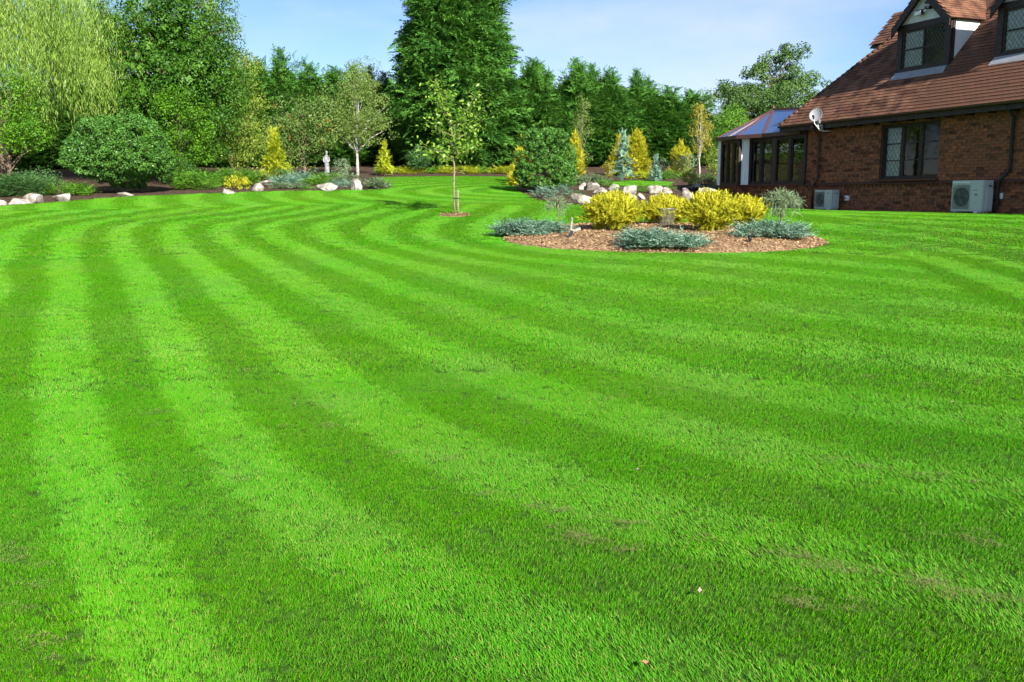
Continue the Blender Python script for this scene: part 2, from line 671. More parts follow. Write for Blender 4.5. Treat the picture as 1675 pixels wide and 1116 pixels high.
def point_in_poly(x, y, poly):
    x = np.asarray(x); y = np.asarray(y)
    c = np.zeros(x.shape, bool)
    j = len(poly) - 1
    for i in range(len(poly)):
        xi, yi, xj, yj = poly[i][0], poly[i][1], poly[j][0], poly[j][1]
        hit = ((yi > y) != (yj > y))
        with np.errstate(divide='ignore', invalid='ignore'):
            c ^= hit & (x < (xj - xi) * (y - yi) / (yj - yi) + xi)
        j = i
    return c


ha, hb = hw(-6.3, 0, .06), hw(16, 0, .06)
lawn_poly = np.concatenate([perim[:, :2], [ha[:2], hb[:2], [30, -8], [-40, -8], [-40, perim[0, 1]]]])
SAP = spot(744, 352.5)
back_lawn = np.array([spot(*p)[:2] for p in [(985, 301), (1010, 297), (1060, 296), (1100, 299), (1092, 304), (1040, 306), (1000, 305)]])


def on_lawn(x, y):
    m = point_in_poly(x, y, lawn_poly)
    m &= island_r(x, y) > 1.0
    m &= (x - SAP[0]) ** 2 + (y - SAP[1]) ** 2 > .34 ** 2
    return m | point_in_poly(x, y, back_lawn)


# little mulch disc under the sapling
V = [[0, 0, .05]] + [[.40 * math.cos(a_), .40 * math.sin(a_) * 1.1, float(terrain(SAP[0] + .4 * math.cos(a_), SAP[1] + .44 * math.sin(a_)) - SAP[2]) + .008] for a_ in np.linspace(0, 2 * np.pi, 24, endpoint=False)]
me = bpy.data.meshes.new("mulch_disc")
me.from_pydata(V, [], [(0, 1 + i, 1 + (i + 1) % 24) for i in range(24)])
kind(obj("mulch_disc", me, CHIPBED, loc=SAP), "structure")
# back lawn patch behind the rockery: thatch sheet over the mulch
c0 = back_lawn.mean(0)
rings = np.concatenate([[c0], c0 + (back_lawn - c0) * .5, back_lawn])
nb = len(back_lawn)
V = np.column_stack([rings, terrain(rings[:, 0], rings[:, 1]) + .02])
Fb = [(0, 1 + i, 1 + (i + 1) % nb) for i in range(nb)] + [(1 + i, 1 + nb + i, 1 + nb + (i + 1) % nb, 1 + (i + 1) % nb) for i in range(nb)]
me = bpy.data.meshes.new("back_lawn"); me.from_pydata(V.tolist(), [], Fb)
kind(obj("back_lawn", me, LAWN), "structure")

# ------------------------------------------------------------------ mowing pattern
DARK = {
    0: [(743, 388), (773, 399), (818, 409), (878, 418), (960, 426), (1060, 430)],
    1: [(655, 372), (664, 393), (700, 404), (790, 424), (880, 440), (980, 455), (1100, 465)],
    2: [(573, 372), (582, 387), (609, 400), (669, 415), (728, 427), (818, 446), (950, 485), (1060, 505), (1180, 515)],
    3: [(545, 356), (497, 364), (482, 375), (522, 400), (602, 430), (702, 465), (840, 500), (1000, 546), (1136, 580), (1300, 600), (1500, 610)],
    4: [(490, 353), (430, 361), (402, 378), (452, 408), (527, 445), (627, 490), (752, 541), (840, 573), (960, 606), (1086, 641), (1236, 671), (1387, 701), (1537, 721), (1675, 738)],
    5: [(430, 352), (360, 361), (332, 383), (371, 420), (451, 480), (527, 531), (627, 591), (752, 655), (885, 694), (1011, 732), (1136, 773), (1261, 802), (1387, 832), (1537, 862), (1675, 884)],
    6: [(380, 352), (281, 360), (246, 368), (233, 385), (251, 415), (301, 490), (371, 581), (427, 641), (502, 712), (577, 762), (652, 809), (753, 858), (840, 893), (960, 909), (1086, 942), (1236, 977), (1387, 1007), (1587, 1040)],
    7: [(290, 352), (226, 360), (186, 368), (161, 382), (166, 425), (186, 500), (211, 581), (221, 676), (250, 760), (281, 781), (341, 867), (401, 942), (477, 1018), (577, 1098)],
    8: [(210, 353), (130, 362), (90, 371), (60, 392), (50, 420), (38, 455), (24, 520), (14, 600), (18, 700), (35, 820), (58, 920), (80, 1020), (105, 1110)],
    9: [(150, 349), (70, 358), (0, 372), (-50, 395), (-110, 450)],
}
LITE = {
    .5: [(700, 375), (720, 398), (800, 415), (880, 428)],
    1.5: [(618, 374), (650, 402), (740, 420), (840, 434), (940, 448), (1060, 466)],
    2.5: [(548, 362), (522, 373), (562, 400), (652, 430), (753, 461), (840, 476), (935, 505), (1036, 526), (1136, 546), (1287, 566)],
    3.5: [(500, 357), (450, 364), (437, 378), (477, 405), (552, 435), (652, 473), (753, 511), (840, 541), (985, 586), (1136, 621), (1236, 646), (1387, 666), (1587, 692)],
    4.5: [(416, 361), (376, 370), (361, 385), (401, 410), (502, 466), (602, 511), (702, 561), (803, 611), (840, 627), (935, 661), (1086, 701), (1236, 741), (1337, 767), (1487, 792), (1638, 818)],
    5.5: [(351, 356), (301, 365), (281, 380), (311, 425), (371, 476), (442, 541), (527, 621), (602, 676), (702, 726), (803, 767), (880, 800), (960, 822), (1086, 857), (1236, 897), (1387, 937), (1537, 972), (1675, 1000)],
    6.5: [(301, 354), (251, 360), (211, 368), (196, 376), (206, 415), (236, 486), (281, 551), (331, 641), (391, 722), (452, 797), (527, 857), (627, 917), (727, 982), (840, 1056), (935, 1106)],
    7.5: [(201, 356), (151, 365), (112, 377), (113, 425), (110, 500), (108, 601), (106, 656), (115, 757), (140, 857), (176, 957), (226, 1058), (281, 1116)],
    8.5: [(200, 346), (65, 365), (30, 385), (15, 415), (8, 466)],
}
RD = {0: [(1428, 372), (1504, 379.5), (1580, 387), (1675, 396.5)],
      1: [(1494, 394), (1580, 408), (1675, 424)],
      2: [(1491, 406), (1555, 423), (1605, 439), (1675, 455)],
      3: [(1466, 421), (1516, 444), (1555, 462), (1640, 500)],
      -1: [(1377, 360), (1504, 368), (1675, 378)],
      -2: [(1377, 353), (1504, 359), (1675, 366)],
      -3: [(1377, 349), (1504, 353), (1675, 358)]}
RL = {.5: [(1478, 383), (1580, 396.5), (1675, 409)], 1.5: [(1501, 398), (1580, 415), (1656, 428)],
      2.5: [(1494, 414), (1555, 431), (1605, 444), (1675, 470)], -.5: [(1402, 363), (1504, 372), (1675, 387)],
      -1.5: [(1400, 357), (1504, 363.5), (1675, 372)], -2.5: [(1400, 351), (1504, 356), (1675, 362)]}


class Field:
    """thin-plate interpolation of the stripe count over the ground"""

    def __init__(self, *tables):
        P, v = [], []
        for t in tables:
            for k, pts in t.items():
                for p in pts:
                    s = spot(*p)
                    P.append(s[:2]); v.append(k)
        self.P = np.array(P)
        v = np.array(v, float)
        n = len(v)
        K = self.phi(np.linalg.norm(self.P[:, None] - self.P[None], axis=-1)) + np.eye(n) * 2.0
        Q = np.column_stack([np.ones(n), self.P])
        A = np.block([[K, Q], [Q.T, np.zeros((3, 3))]])
        self.w = np.linalg.solve(A, np.concatenate([v, np.zeros(3)]))

    @staticmethod
    def phi(r):
        return np.where(r > 1e-6, r * r * np.log(np.maximum(r, 1e-6)), 0)

    def __call__(self, x, y):
        out = np.empty(len(x))
        for i in range(0, len(x), 20000):
            s = slice(i, i + 20000)
            r = np.hypot(x[s, None] - self.P[None, :, 0], y[s, None] - self.P[None, :, 1])
            out[s] = self.phi(r) @ self.w[:-3] + self.w[-3] + self.w[-2] * x[s] + self.w[-1] * y[s]
        return out


fieldA = Field(DARK, LITE)
fieldB = Field(RD, RL)
polyB = np.array([spot(*p)[:2] for p in [(1335, 343.5), (1400, 366), (1440, 377), (1476, 395), (1470, 415), (1545, 462), (1675, 520), (1900, 560), (1900, 360), (1700, 352)]])
soft_c = spot(1190, 490)[:2]
far_c = spot(900, 312)[:2]


def mow(x, y):
    """stripe value -1 (dark) .. 1 (light) and unit lean direction of the light stripes"""
    def ev(fn):
        e = .05
        p = fn(x, y)
        gx = (fn(x + e, y) - p) / e
        gy = (fn(x, y + e) - p) / e
        return p, gx, gy
    inB = point_in_poly(x, y, polyB)
    p, gx, gy = ev(fieldA)
    p2, g2x, g2y = ev(fieldB)
    ph = np.where(inB, p2, p)
    gx = np.where(inB, g2x, gx); gy = np.where(inB, g2y, gy)
    amp = 1 - .80 * np.exp(-(((x - soft_c[0]) / 5.0) ** 2 + ((y - soft_c[1]) / 4.2) ** 2))
    far = sstep(25.5, 28, y + .25 * np.abs(x + 3)) * (~inB)
    rfar = np.hypot(x - far_c[0], y - far_c[1])
    ph = np.where(far > .5, rfar / 1.25, ph)
    fx, fy = (x - far_c[0]) / np.maximum(rfar, .1), (y - far_c[1]) / np.maximum(rfar, .1)
    gx = np.where(far > .5, fx, gx); gy = np.where(far > .5, fy, gy)
    amp = np.where(inB, 1.0, amp) * (1 - .35 * far)
    s = np.clip(-np.cos(2 * np.pi * ph) * 3.4, -1, 1) * amp
    g = np.hypot(gx, gy) + 1e-6
    tx, ty = gy / g, -gx / g
    flip = np.where(ty * 1.0 - tx * .35 < 0, -1, 1)      # the light passes were driven away from the photographer
    tx, ty = tx * flip, ty * flip
    ty = ty + np.where(inB, .9, .25)
    q = np.hypot(tx, ty) + 1e-6
    return s, tx / q, ty / q


# ------------------------------------------------------------------ grass
def tuft_mesh(name, nb, size, hgt, wid, seed, tilt):
    """a round patch of blades that all lean by tilt towards +x"""
    r = np.random.default_rng(seed)
    V, F, v = [], [], []
    for _ in range(nb):
        rr = size * math.sqrt(r.random()); an = r.random() * 6.283
        p = np.array([rr * math.cos(an), rr * math.sin(an), -.008])
        h = hgt * r.uniform(.55, 1.15)
        ti = tilt + r.normal(0, .16)
        d = np.array([math.sin(ti), r.normal(0, .2), math.cos(ti)]); d /= np.linalg.norm(d)
        fl = abs(math.sin(tilt)) * 2.2              # rolled-down blades lie on their flat side
        side = np.cross(d, np.append(r.normal(size=2), 0)); side /= np.linalg.norm(side)
        side = side + np.array([0, fl * (1 if side[1] > 0 else -1), 0]); side -= d * (side @ d); side /= np.linalg.norm(side)
        w = wid * r.uniform(.7, 1.3) / 2
        bend = np.array([math.sin(tilt) * .35 + r.normal(0, .18), r.normal(0, .2), -abs(math.sin(tilt)) * .12]) * h
        b = len(V)
        q = p + d * h * .55 + bend * .25
        V += [p - side * w, p + side * w, q + side * w * .9, q - side * w * .9, p + d * h + bend]
        F += [(b, b + 1, b + 2, b + 3), (b + 3, b + 2, b + 4)]
        c = r.random(); v += [c, min(1, c + .1)]
    me = bpy.data.meshes.new(name)
    me.from_pydata(V, [], F)
    a = me.attributes.new("v", 'FLOAT', 'FACE'); a.data.foreach_set("value", v)
    me.materials.append(GRASS)
    return me


def straw_mesh(name, nb, size, seed):
    r = np.random.default_rng(seed)
    C = Cards()
    P = np.column_stack([r.normal(0, size * .5, nb), r.normal(0, size * .28, nb), r.uniform(.018, .034, nb)])
    a = rdir(nb, r); a[:, 2] *= .18; a = unit(a) * r.uniform(.008, .02, nb)[:, None]
    b = unit(np.cross(a, np.array([0, 0, 1.])))
    C.add(P, a, b * .0011, r.random(nb))
    me = C.mesh(name); me.materials.append(STRAW)
    return me


def instancer(name, protos, pts, quat, scl, idx, label=None):
    """points with rotation, scale and prototype number; geometry nodes place the tufts"""
    col = bpy.data.collections.new(name + "_set")
    for i, me in enumerate(protos):
        col.objects.link(bpy.data.objects.new("%s_%02d" % (name, i), me))
    me = bpy.data.meshes.new(name)
    me.vertices.add(len(pts))
    me.vertices.foreach_set("co", np.ascontiguousarray(pts, np.float32).ravel())
    a = me.attributes.new("rot", 'QUATERNION', 'POINT'); a.data.foreach_set("value", np.ascontiguousarray(quat, np.float32).ravel())
    a = me.attributes.new("scl", 'FLOAT', 'POINT'); a.data.foreach_set("value", np.ascontiguousarray(scl, np.float32))
    a = me.attributes.new("idx", 'INT', 'POINT'); a.data.foreach_set("value", np.ascontiguousarray(idx, np.int32))
    o = obj(name, me)
    ng = bpy.data.node_groups.new(name, 'GeometryNodeTree')
    ng.interface.new_socket("Geometry", in_out='INPUT', socket_type='NodeSocketGeometry')
    ng.interface.new_socket("Geometry", in_out='OUTPUT', socket_type='NodeSocketGeometry')
    n, l = ng.nodes, ng.links
    gi, go = n.new("NodeGroupInput"), n.new("NodeGroupOutput")
    iop = n.new("GeometryNodeInstanceOnPoints")
    ci = n.new("GeometryNodeCollectionInfo")
    ci.inputs['Collection'].default_value = col
    ci.inputs['Separate Children'].default_value = True
    ci.inputs['Reset Children'].default_value = True

    def na_(nm, typ):
        q = n.new("GeometryNodeInputNamedAttribute"); q.data_type = typ; q.inputs[0].default_value = nm
        return [s for s in q.outputs if s.enabled and s.name == 'Attribute'][0]
    l.new(gi.outputs[0], iop.inputs['Points'])
    l.new(ci.outputs[0], iop.inputs['Instance'])
    iop.inputs['Pick Instance'].default_value = True
    l.new(na_("idx", 'INT'), iop.inputs['Instance Index'])
    l.new(na_("rot", 'QUATERNION'), iop.inputs['Rotation'])
    l.new(na_("scl", 'FLOAT'), iop.inputs['Scale'])
    l.new(iop.outputs[0], go.inputs[0])
    md = o.modifiers.new("tufts", 'NODES'); md.node_group = ng
    kind(o, "stuff")
    return o


def quat_mul(a, b):
    w1, x1, y1, z1 = a.T; w2, x2, y2, z2 = b.T
    return np.column_stack([w1 * w2 - x1 * x2 - y1 * y2 - z1 * z2, w1 * x2 + x1 * w2 + y1 * z2 - z1 * y2,
                            w1 * y2 - x1 * z2 + y1 * w2 + z1 * x2, w1 * z2 + x1 * y2 - y1 * x2 + z1 * w2])


LEAN = [rad(-15.5), rad(-11), rad(-4), rad(13), rad(29)]
NV = 4


def grass_layer(name, dmin, dmax, cell, nb, hgt, wid, seed):
    r = np.random.default_rng(seed)
    protos = [tuft_mesh(name + "_patch", nb, cell * .77, hgt, wid, seed + 10 * i, L * (1.0 if dmax < 18 else 1.2)) for L in LEAN for i in range(NV)]
    gx = np.arange(-.66 * dmax - 2.5, .66 * dmax + 2.5, cell)
    gy = np.arange(.6, dmax, cell)
    x, y = [q.ravel() for q in np.meshgrid(gx, gy)]
    x = x + r.uniform(-.35, .35, len(x)) * cell; y = y + r.uniform(-.35, .35, len(y)) * cell
    d = np.hypot(x, y)
    k = (d >= dmin) & (d < dmax) & (np.abs(x) < .64 * y + 2.2)
    x, y = x[k], y[k]
    k = on_lawn(x, y)
    x, y = x[k], y[k]
    s, tx, ty = mow(x, y)
    n = len(x)
    z = terrain(x, y) + np.where(point_in_poly(x, y, back_lawn), .022, 0)
    lev = np.clip(np.round((s + 1) * 2 + r.normal(0, .22, n)), 0, 4).astype(int)
    az = np.arctan2(ty, tx) + r.normal(0, .22, n)
    q = np.column_stack([np.cos(az / 2), np.zeros(n), np.zeros(n), np.sin(az / 2)])
    sc = r.uniform(.85, 1.2, n)
    return instancer(name, protos, np.column_stack([x, y, z]), q, sc, lev * NV + r.integers(0, NV, n))


g1 = grass_layer("grass", .5, 7.5, .085, 170, .0255, .0024, 100)
g2 = grass_layer("mid_grass", 7.5, 17, .115, 108, .028, .0041, 200)
g3 = grass_layer("far_grass", 17, 50, .19, 95, .034, .0085, 300)
for g, t in ((g1, "short striped grass of the lawn close to the viewer"), (g2, "short striped grass of the lawn around the island bed"), (g3, "short striped grass of the lawn towards the hedges")):
    tag(g, t, "grass")

# dry clippings left by the mower
r = np.random.default_rng(5)
cl = []
for a_, b_, nn, wv in [((1150, 885), (1675, 998), 26, 10), ((770, 812), (1080, 872), 14, 8), ((890, 868), (1060, 912), 12, 7), ((1180, 738), (1675, 800), 16, 9), ((660, 742), (770, 760), 6, 8),
                       ((1300, 990), (1400, 1000), 6, 8), ((960, 655), (1110, 640), 8, 12), ((330, 560), (560, 720), 8, 30), ((20, 880), (110, 1090), 12, 25), ((380, 780), (400, 800), 3, 12), ((1430, 620), (1600, 640), 5, 20), ((480, 610), (600, 720), 5, 20), ((250, 680), (280, 700), 3, 8), ((800, 640), (860, 690), 4, 20), ((1540, 880), (1675, 900), 6, 12)]:
    for i in range(nn):
        t = r.random()
        cl.append(spot(a_[0] + (b_[0] - a_[0]) * t + r.normal(0, wv), a_[1] + (b_[1] - a_[1]) * t + r.normal(0, wv * .35)))
cl = np.array(cl); cl = np.concatenate([cl, cl + np.column_stack([r.normal(0, .05, (len(cl), 2)), np.zeros(len(cl))])])
n = len(cl)
b = r.uniform(-.5, .5, n)
q = np.column_stack([np.cos(b / 2), np.zeros(n), np.zeros(n), np.sin(b / 2)])
tag(instancer("dry_clippings", [straw_mesh("straw", 34, .085, 400 + i) for i in range(5)], cl, q, r.uniform(.5, 1.0, n), r.integers(0, 5, n)),
    "brown dry grass clippings scattered along the mown stripes", "clippings")

# bark chips on the island
r = np.random.default_rng(11)
n = 16000
u = r.uniform(-1, 1, n); w = r.uniform(-1, 1.7, n)
p = IC[None, :2] + u[:, None] * IE * IRX + w[:, None] * IN * IRY
k = island_r(p[:, 0], p[:, 1]) < .995
p = p[k]; n = len(p)
C = Cards()
a = rdir(n, r); a[:, 2] *= .35; a = unit(a) * r.uniform(.012, .042, n)[:, None]
nr_ = unit(np.array([0, 0, 1.]) + r.normal(0, .4, (n, 3)))
bb = unit(np.cross(nr_, a)) * r.uniform(.008, .02, n)[:, None]
C.add(np.column_stack([p, island_z(p[:, 0], p[:, 1]) + r.uniform(.004, .03, n)]), a, bb, np.clip(r.normal(.5, .28, n), 0, 1))
m2 = 260
an = r.uniform(0, 6.283, m2); rr = .38 * np.sqrt(r.random(m2))
pp = np.column_stack([SAP[0] + rr * np.cos(an), SAP[1] + rr * np.sin(an)])
a = rdir(m2, r); a[:, 2] *= .3; a = unit(a) * .035
C.add(np.column_stack([pp, terrain(pp[:, 0], pp[:, 1]) + r.uniform(.03, .06, m2)]), a, unit(np.cross(np.array([0, 0, 1.]), a)) * .016, r.random(m2))
kind(obj("bark_chips", C.mesh("bark_chips"), CHIP), "stuff")
bpy.data.objects["bark_chips"]["label"] = "orange brown bark chips covering the island bed"

# ================================================================== the house
BRICK = plain("brick", (0.175, 0.067, 0.037), .9, .2, var=.25, scale=11, col2=(.285, .115, .060), bump=.5, bscale=90)
_n, _l = BRICK.node_tree.nodes, BRICK.node_tree.links


def add_variation(m, dark, light):
    """mix towards other fired colours per piece: object random for single pieces, face value for the joined ones"""
    n, l = m.node_tree.nodes, m.node_tree.links
    b = [q for q in n if q.type == 'BSDF_PRINCIPLED'][0]
    src = b.inputs['Base Color'].links[0].from_socket
    oi = n.new("ShaderNodeObjectInfo"); at_ = n.new("ShaderNodeAttribute"); at_.attribute_name = "v"
    ad = n.new("ShaderNodeMath"); ad.operation = 'ADD'
    l.new(oi.outputs['Random'], ad.inputs[0]); l.new(at_.outputs['Fac'], ad.inputs[1])
    fr = n.new("ShaderNodeMath"); fr.operation = 'FRACT'
    l.new(ad.outputs[0], fr.inputs[0])
    r = n.new("ShaderNodeValToRGB")
    r.color_ramp.interpolation = 'LINEAR'
    e = r.color_ramp.elements
    e[0].position = 0; e[0].color = (*dark, 1)
    e[1].position = 1; e[1].color = (*light, 1)
    x = e.new(.35); x.color = (1, 1, 1, 1)
    x = e.new(.7); x.color = (1.1, 1.0, .95, 1)
    l.new(fr.outputs[0], r.inputs[0])
    mm = n.new("ShaderNodeMixRGB"); mm.blend_type = 'MULTIPLY'; mm.inputs[0].default_value = 1
    l.new(src, mm.inputs[1]); l.new(r.outputs[0], mm.inputs[2])
    l.new(mm.outputs[0], b.inputs['Base Color'])


add_variation(BRICK, (.42, .42, .44), (1.35, 1.15, .95))
TILE = plain("clay_tile", (0.098, 0.045, 0.030), .9, .2, var=.35, scale=3, col2=(.165, .082, .050), bump=.4, bscale=70)
add_variation(TILE, (.93, .93, .94), (1.06, 1.04, 1.0))
MORTAR = plain("mortar", (0.13, 0.075, 0.05), .95, .1, var=.2, scale=30, bump=.4, bscale=150)
WOOD = plain("dark_stained_timber", (0.022, 0.013, 0.012), .5, .35, var=.3, scale=12, col2=(.04, .024, .02), bump=.2, bscale=50)
BROWN = plain("brown_plastic", (0.095, 0.042, 0.034), .4, .45, var=.1)
LEDGE = plain("ledge_tile", (0.115, 0.048, 0.034), .8, .25, var=.25, scale=14, bump=.3)
RENDER = plain("white_render", (0.74, 0.74, 0.73), .8, .2, var=.05, scale=5, bump=.2, bscale=120)
LEAD = plain("lead_sheet", (0.27, 0.28, 0.30), .5, .5, metal=.0, var=.15)
LEADC = plain("lead_came", (0.10, 0.105, 0.115), .5, .4, var=.1)
WHITE = plain("white_plastic", (0.82, 0.83, 0.82), .45, .4, var=.03)
AC_W = plain("cream_steel", (0.50, 0.51, 0.49), .45, .4, var=.04)
BLACK = plain("black_plastic", (0.015, 0.015, 0.017), .5, .4, var=.1)
GREYM = plain("grey_metal", (0.28, 0.29, 0.30), .4, .5, metal=.6, var=.1)
DISHM = plain("dish_grey", (0.22, 0.225, 0.24), .5, .4, var=.04)
REDP = plain("red_plastic", (0.45, 0.03, 0.02), .5, .4, var=.05)
BLUEP = plain("blue_print", (0.04, 0.07, 0.16), .5, .3, var=.05)
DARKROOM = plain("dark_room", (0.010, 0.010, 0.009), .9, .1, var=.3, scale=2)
CURTAIN = plain("net_curtain", (0.72, 0.74, 0.75), .9, .1, var=.2, scale=12)

m, n, l = new_mat("window_glass")
out = n.new("ShaderNodeOutputMaterial"); mxs = n.new("ShaderNodeMixShader")
tr = n.new("ShaderNodeBsdfTransparent"); tr.inputs[0].default_value = (.13, .145, .135, 1)
gl = n.new("ShaderNodeBsdfGlossy"); gl.inputs['Roughness'].default_value = .015
fr = n.new("ShaderNodeFresnel"); fr.inputs[0].default_value = 1.5
tx_ = n.new("ShaderNodeTexCoord"); nz_ = n.new("ShaderNodeTexNoise"); nz_.inputs['Scale'].default_value = 2.5
bp_ = n.new("ShaderNodeBump"); bp_.inputs['Strength'].default_value = .05; bp_.inputs['Distance'].default_value = .02
l.new(tx_.outputs['Object'], nz_.inputs['Vector']); l.new(nz_.outputs['Fac'], bp_.inputs['Height']); l.new(bp_.outputs[0], gl.inputs['Normal'])
l.new(fr.outputs[0], mxs.inputs[0]); l.new(tr.outputs[0], mxs.inputs[1]); l.new(gl.outputs[0], mxs.inputs[2]); l.new(mxs.outputs[0], out.inputs[0])
GLASS = m
GLASSC = m.copy(); GLASSC.name = 'clear_glass'
[q for q in GLASSC.node_tree.nodes if q.type == 'BSDF_TRANSPARENT'][0].inputs[0].default_value = (.85, .88, .87, 1)
m, n, l = new_mat("roof_glass")
out = n.new("ShaderNodeOutputMaterial"); b = n.new("ShaderNodeBsdfPrincipled")
b.inputs['Base Color'].default_value = (.035, .075, .20, 1); b.inputs['Roughness'].default_value = .08; b.inputs['Specular IOR Level'].default_value = .6; b.inputs['Coat Weight'].default_value = 1.0; b.inputs['Coat Roughness'].default_value = .03  # blue of the reflected sky is put into the base colour
l.new(b.outputs[0], out.inputs[0])
ROOFGLASS = m

# local frame of the house: x along the wall, y into the house, z up
house = thing("house", HO, "brick house with brown tiled roof and two timber dormers beside the lawn", "house", rz=HROT)
GUT = 2.48
TAN = 1.11
A0, A1 = -6.16, 9.0            # brick wall from the conservatory to beyond the picture
openings = [(-3.16, -1.15, .86, 2.30)]
WALL_TOP = 2.56


def wall_slab(x0, x1, z0, z1, ops, y0, y1):
    mb = MB()
    bx = sorted({x0, x1, *[o[0] for o in ops], *[o[1] for o in ops]})
    bz = sorted({z0, z1, *[o[2] for o in ops], *[o[3] for o in ops]})
    for i in range(len(bx) - 1):
        for j in range(len(bz) - 1):
            cx, cz = (bx[i] + bx[i + 1]) / 2, (bz[j] + bz[j + 1]) / 2
            if any(o[0] < cx < o[1] and o[2] < cz < o[3] for o in ops):
                continue
            for y, flip in ((y0, 0), (y1, 1)):
                q = [(bx[i], y, bz[j]), (bx[i + 1], y, bz[j]), (bx[i + 1], y, bz[j + 1]), (bx[i], y, bz[j + 1])]
                mb.add(q if not flip else q[::-1], [(0, 1, 2, 3)])
    for a_, b_, c_, d_ in ops:
        mb.add([(a_, y0, c_), (a_, y1, c_), (a_, y1, d_), (a_, y0, d_)], [(0, 1, 2, 3)])
        mb.add([(b_, y0, c_), (b_, y0, d_), (b_, y1, d_), (b_, y1, c_)], [(0, 1, 2, 3)])
        mb.add([(a_, y0, c_), (b_, y0, c_), (b_, y1, c_), (a_, y1, c_)], [(0, 1, 2, 3)])
        mb.add([(a_, y0, d_), (a_, y1, d_), (b_, y1, d_), (b_, y0, d_)], [(0, 1, 2, 3)])
    mb.add([(x0, y0, z0), (x0, y1, z0), (x0, y1, z1), (x0, y0, z1)], [(0, 1, 2, 3)])
    mb.add([(x1, y0, z0), (x1, y0, z1), (x1, y1, z1), (x1, y1, z0)], [(0, 1, 2, 3)])
    return mb


wall = wall_slab(A0, A1, -.15, WALL_TOP, openings, .008, .26).build("wall", MORTAR, house)


def box_arrays(cx, cy, cz, sx, sy, sz):
    o = np.array([(x, y, z) for z in (-.5, .5) for y in (-.5, .5) for x in (-.5, .5)])
    V = np.stack([cx, cy, cz], 1)[:, None, :] + o[None] * np.stack([sx, sy, sz], 1)[:, None, :]
    f = np.array([(0, 2, 3, 1), (4, 5, 7, 6), (0, 1, 5, 4), (2, 6, 7, 3), (0, 4, 6, 2), (1, 3, 7, 5)])
    F = (np.arange(len(cx))[:, None, None] * 8 + f[None]).reshape(-1, 4)
    return V.reshape(-1, 3), F


def lay_bricks(parent, x0, x1, z0, z1, ops, nsingle, seed, cam_pt):
    """brick courses; the nsingle nearest are objects, the rest one joined part"""
    r = np.random.default_rng(seed)
    items = []
    BW, BH, J = .215, .065, .010
    row = 0
    z = z0
    while z + BH <= z1 + 1e-6:
        x = x0 + (0 if row % 2 == 0 else -(BW + J) / 2)
        while x < x1:
            a_, b_ = max(x, x0), min(x + BW, x1)
            segs = [(a_, b_)]
            for o in ops:
                if z + BH > o[2] and z < o[3]:
                    ns = []
                    for s0, s1 in segs:
                        if s1 <= o[0] or s0 >= o[1]:
                            ns.append((s0, s1))
                        else:
                            if s0 < o[0]: ns.append((s0, o[0]))
                            if s1 > o[1]: ns.append((o[1], s1))
                    segs = ns
            for s0, s1 in segs:
                if s1 - s0 > .03:
                    items.append(((s0 + s1) / 2, z + BH / 2, s1 - s0))
            x += BW + J
        z += BH + J
        row += 1
    it = np.array(items)
    d = np.hypot(it[:, 0] - cam_pt[0], it[:, 1] - cam_pt[1])
    full = it[:, 2] > .2
    order = np.argsort(np.where(full, d, 1e3))
    single = order[:nsingle]
    rest = np.setdiff1d(np.arange(len(it)), single)
    if nsingle:
        me = MB().box(-.1075, .1075, 0, .05, -.0325, .0325).mesh("brick")
        me.materials.append(BRICK)
        for i in single:
            o = bpy.data.objects.new("brick", me); link(o)
            o.parent = parent
            o.location = (it[i, 0], r.normal(0, .0018), it[i, 1])
            o.rotation_euler = (0, 0, r.normal(0, .006))
    k = len(rest)
    V, F = box_arrays(it[rest, 0], .025 + r.normal(0, .0018, k), it[rest, 1], it[rest, 2], np.full(k, .05), np.full(k, BH))
    o = obj("distant_bricks", mesh_np("distant_bricks", V, F, np.repeat(r.random(k), 6)), BRICK, parent)
    kind(o, "stuff")
    return it


# bricks: nearest part in view is around x = 0.6 on the wall
lay_bricks(wall, A0, A1, -.09, 2.49, openings + [(-99, 99, .735, .80)], 300, 3, (1.0, .9))

# projecting ledge, in short lengths of tile
ledge = MB()
for i in range(int((A1 - A0) / .3) + 1):
    x0 = A0 + i * .3
    x1 = min(x0 + .296, A1)
    if x1 - x0 < .05:
        continue
    ledge.add([(x0, -.07, .735), (x1, -.07, .735), (x1, -.07, .755), (x0, -.07, .755), (x0, .03, .735), (x1, .03, .735), (x1, .03, .80), (x0, .03, .80)],
              [(0, 1, 2, 3), (3, 2, 6, 7), (0, 4, 5, 1), (0, 3, 7, 4), (1, 5, 6, 2), (4, 7, 6, 5)])
ledge.build("ledge", LEDGE, wall)
# soldier ends showing under the ledge
den = MB()
x = A0 + .05
while x < A1:
    den.box(x, x + .065, -.035, .0, .675, .733)
    x += .15
kind(den.build("dentil_course", BRICK, wall), "stuff")


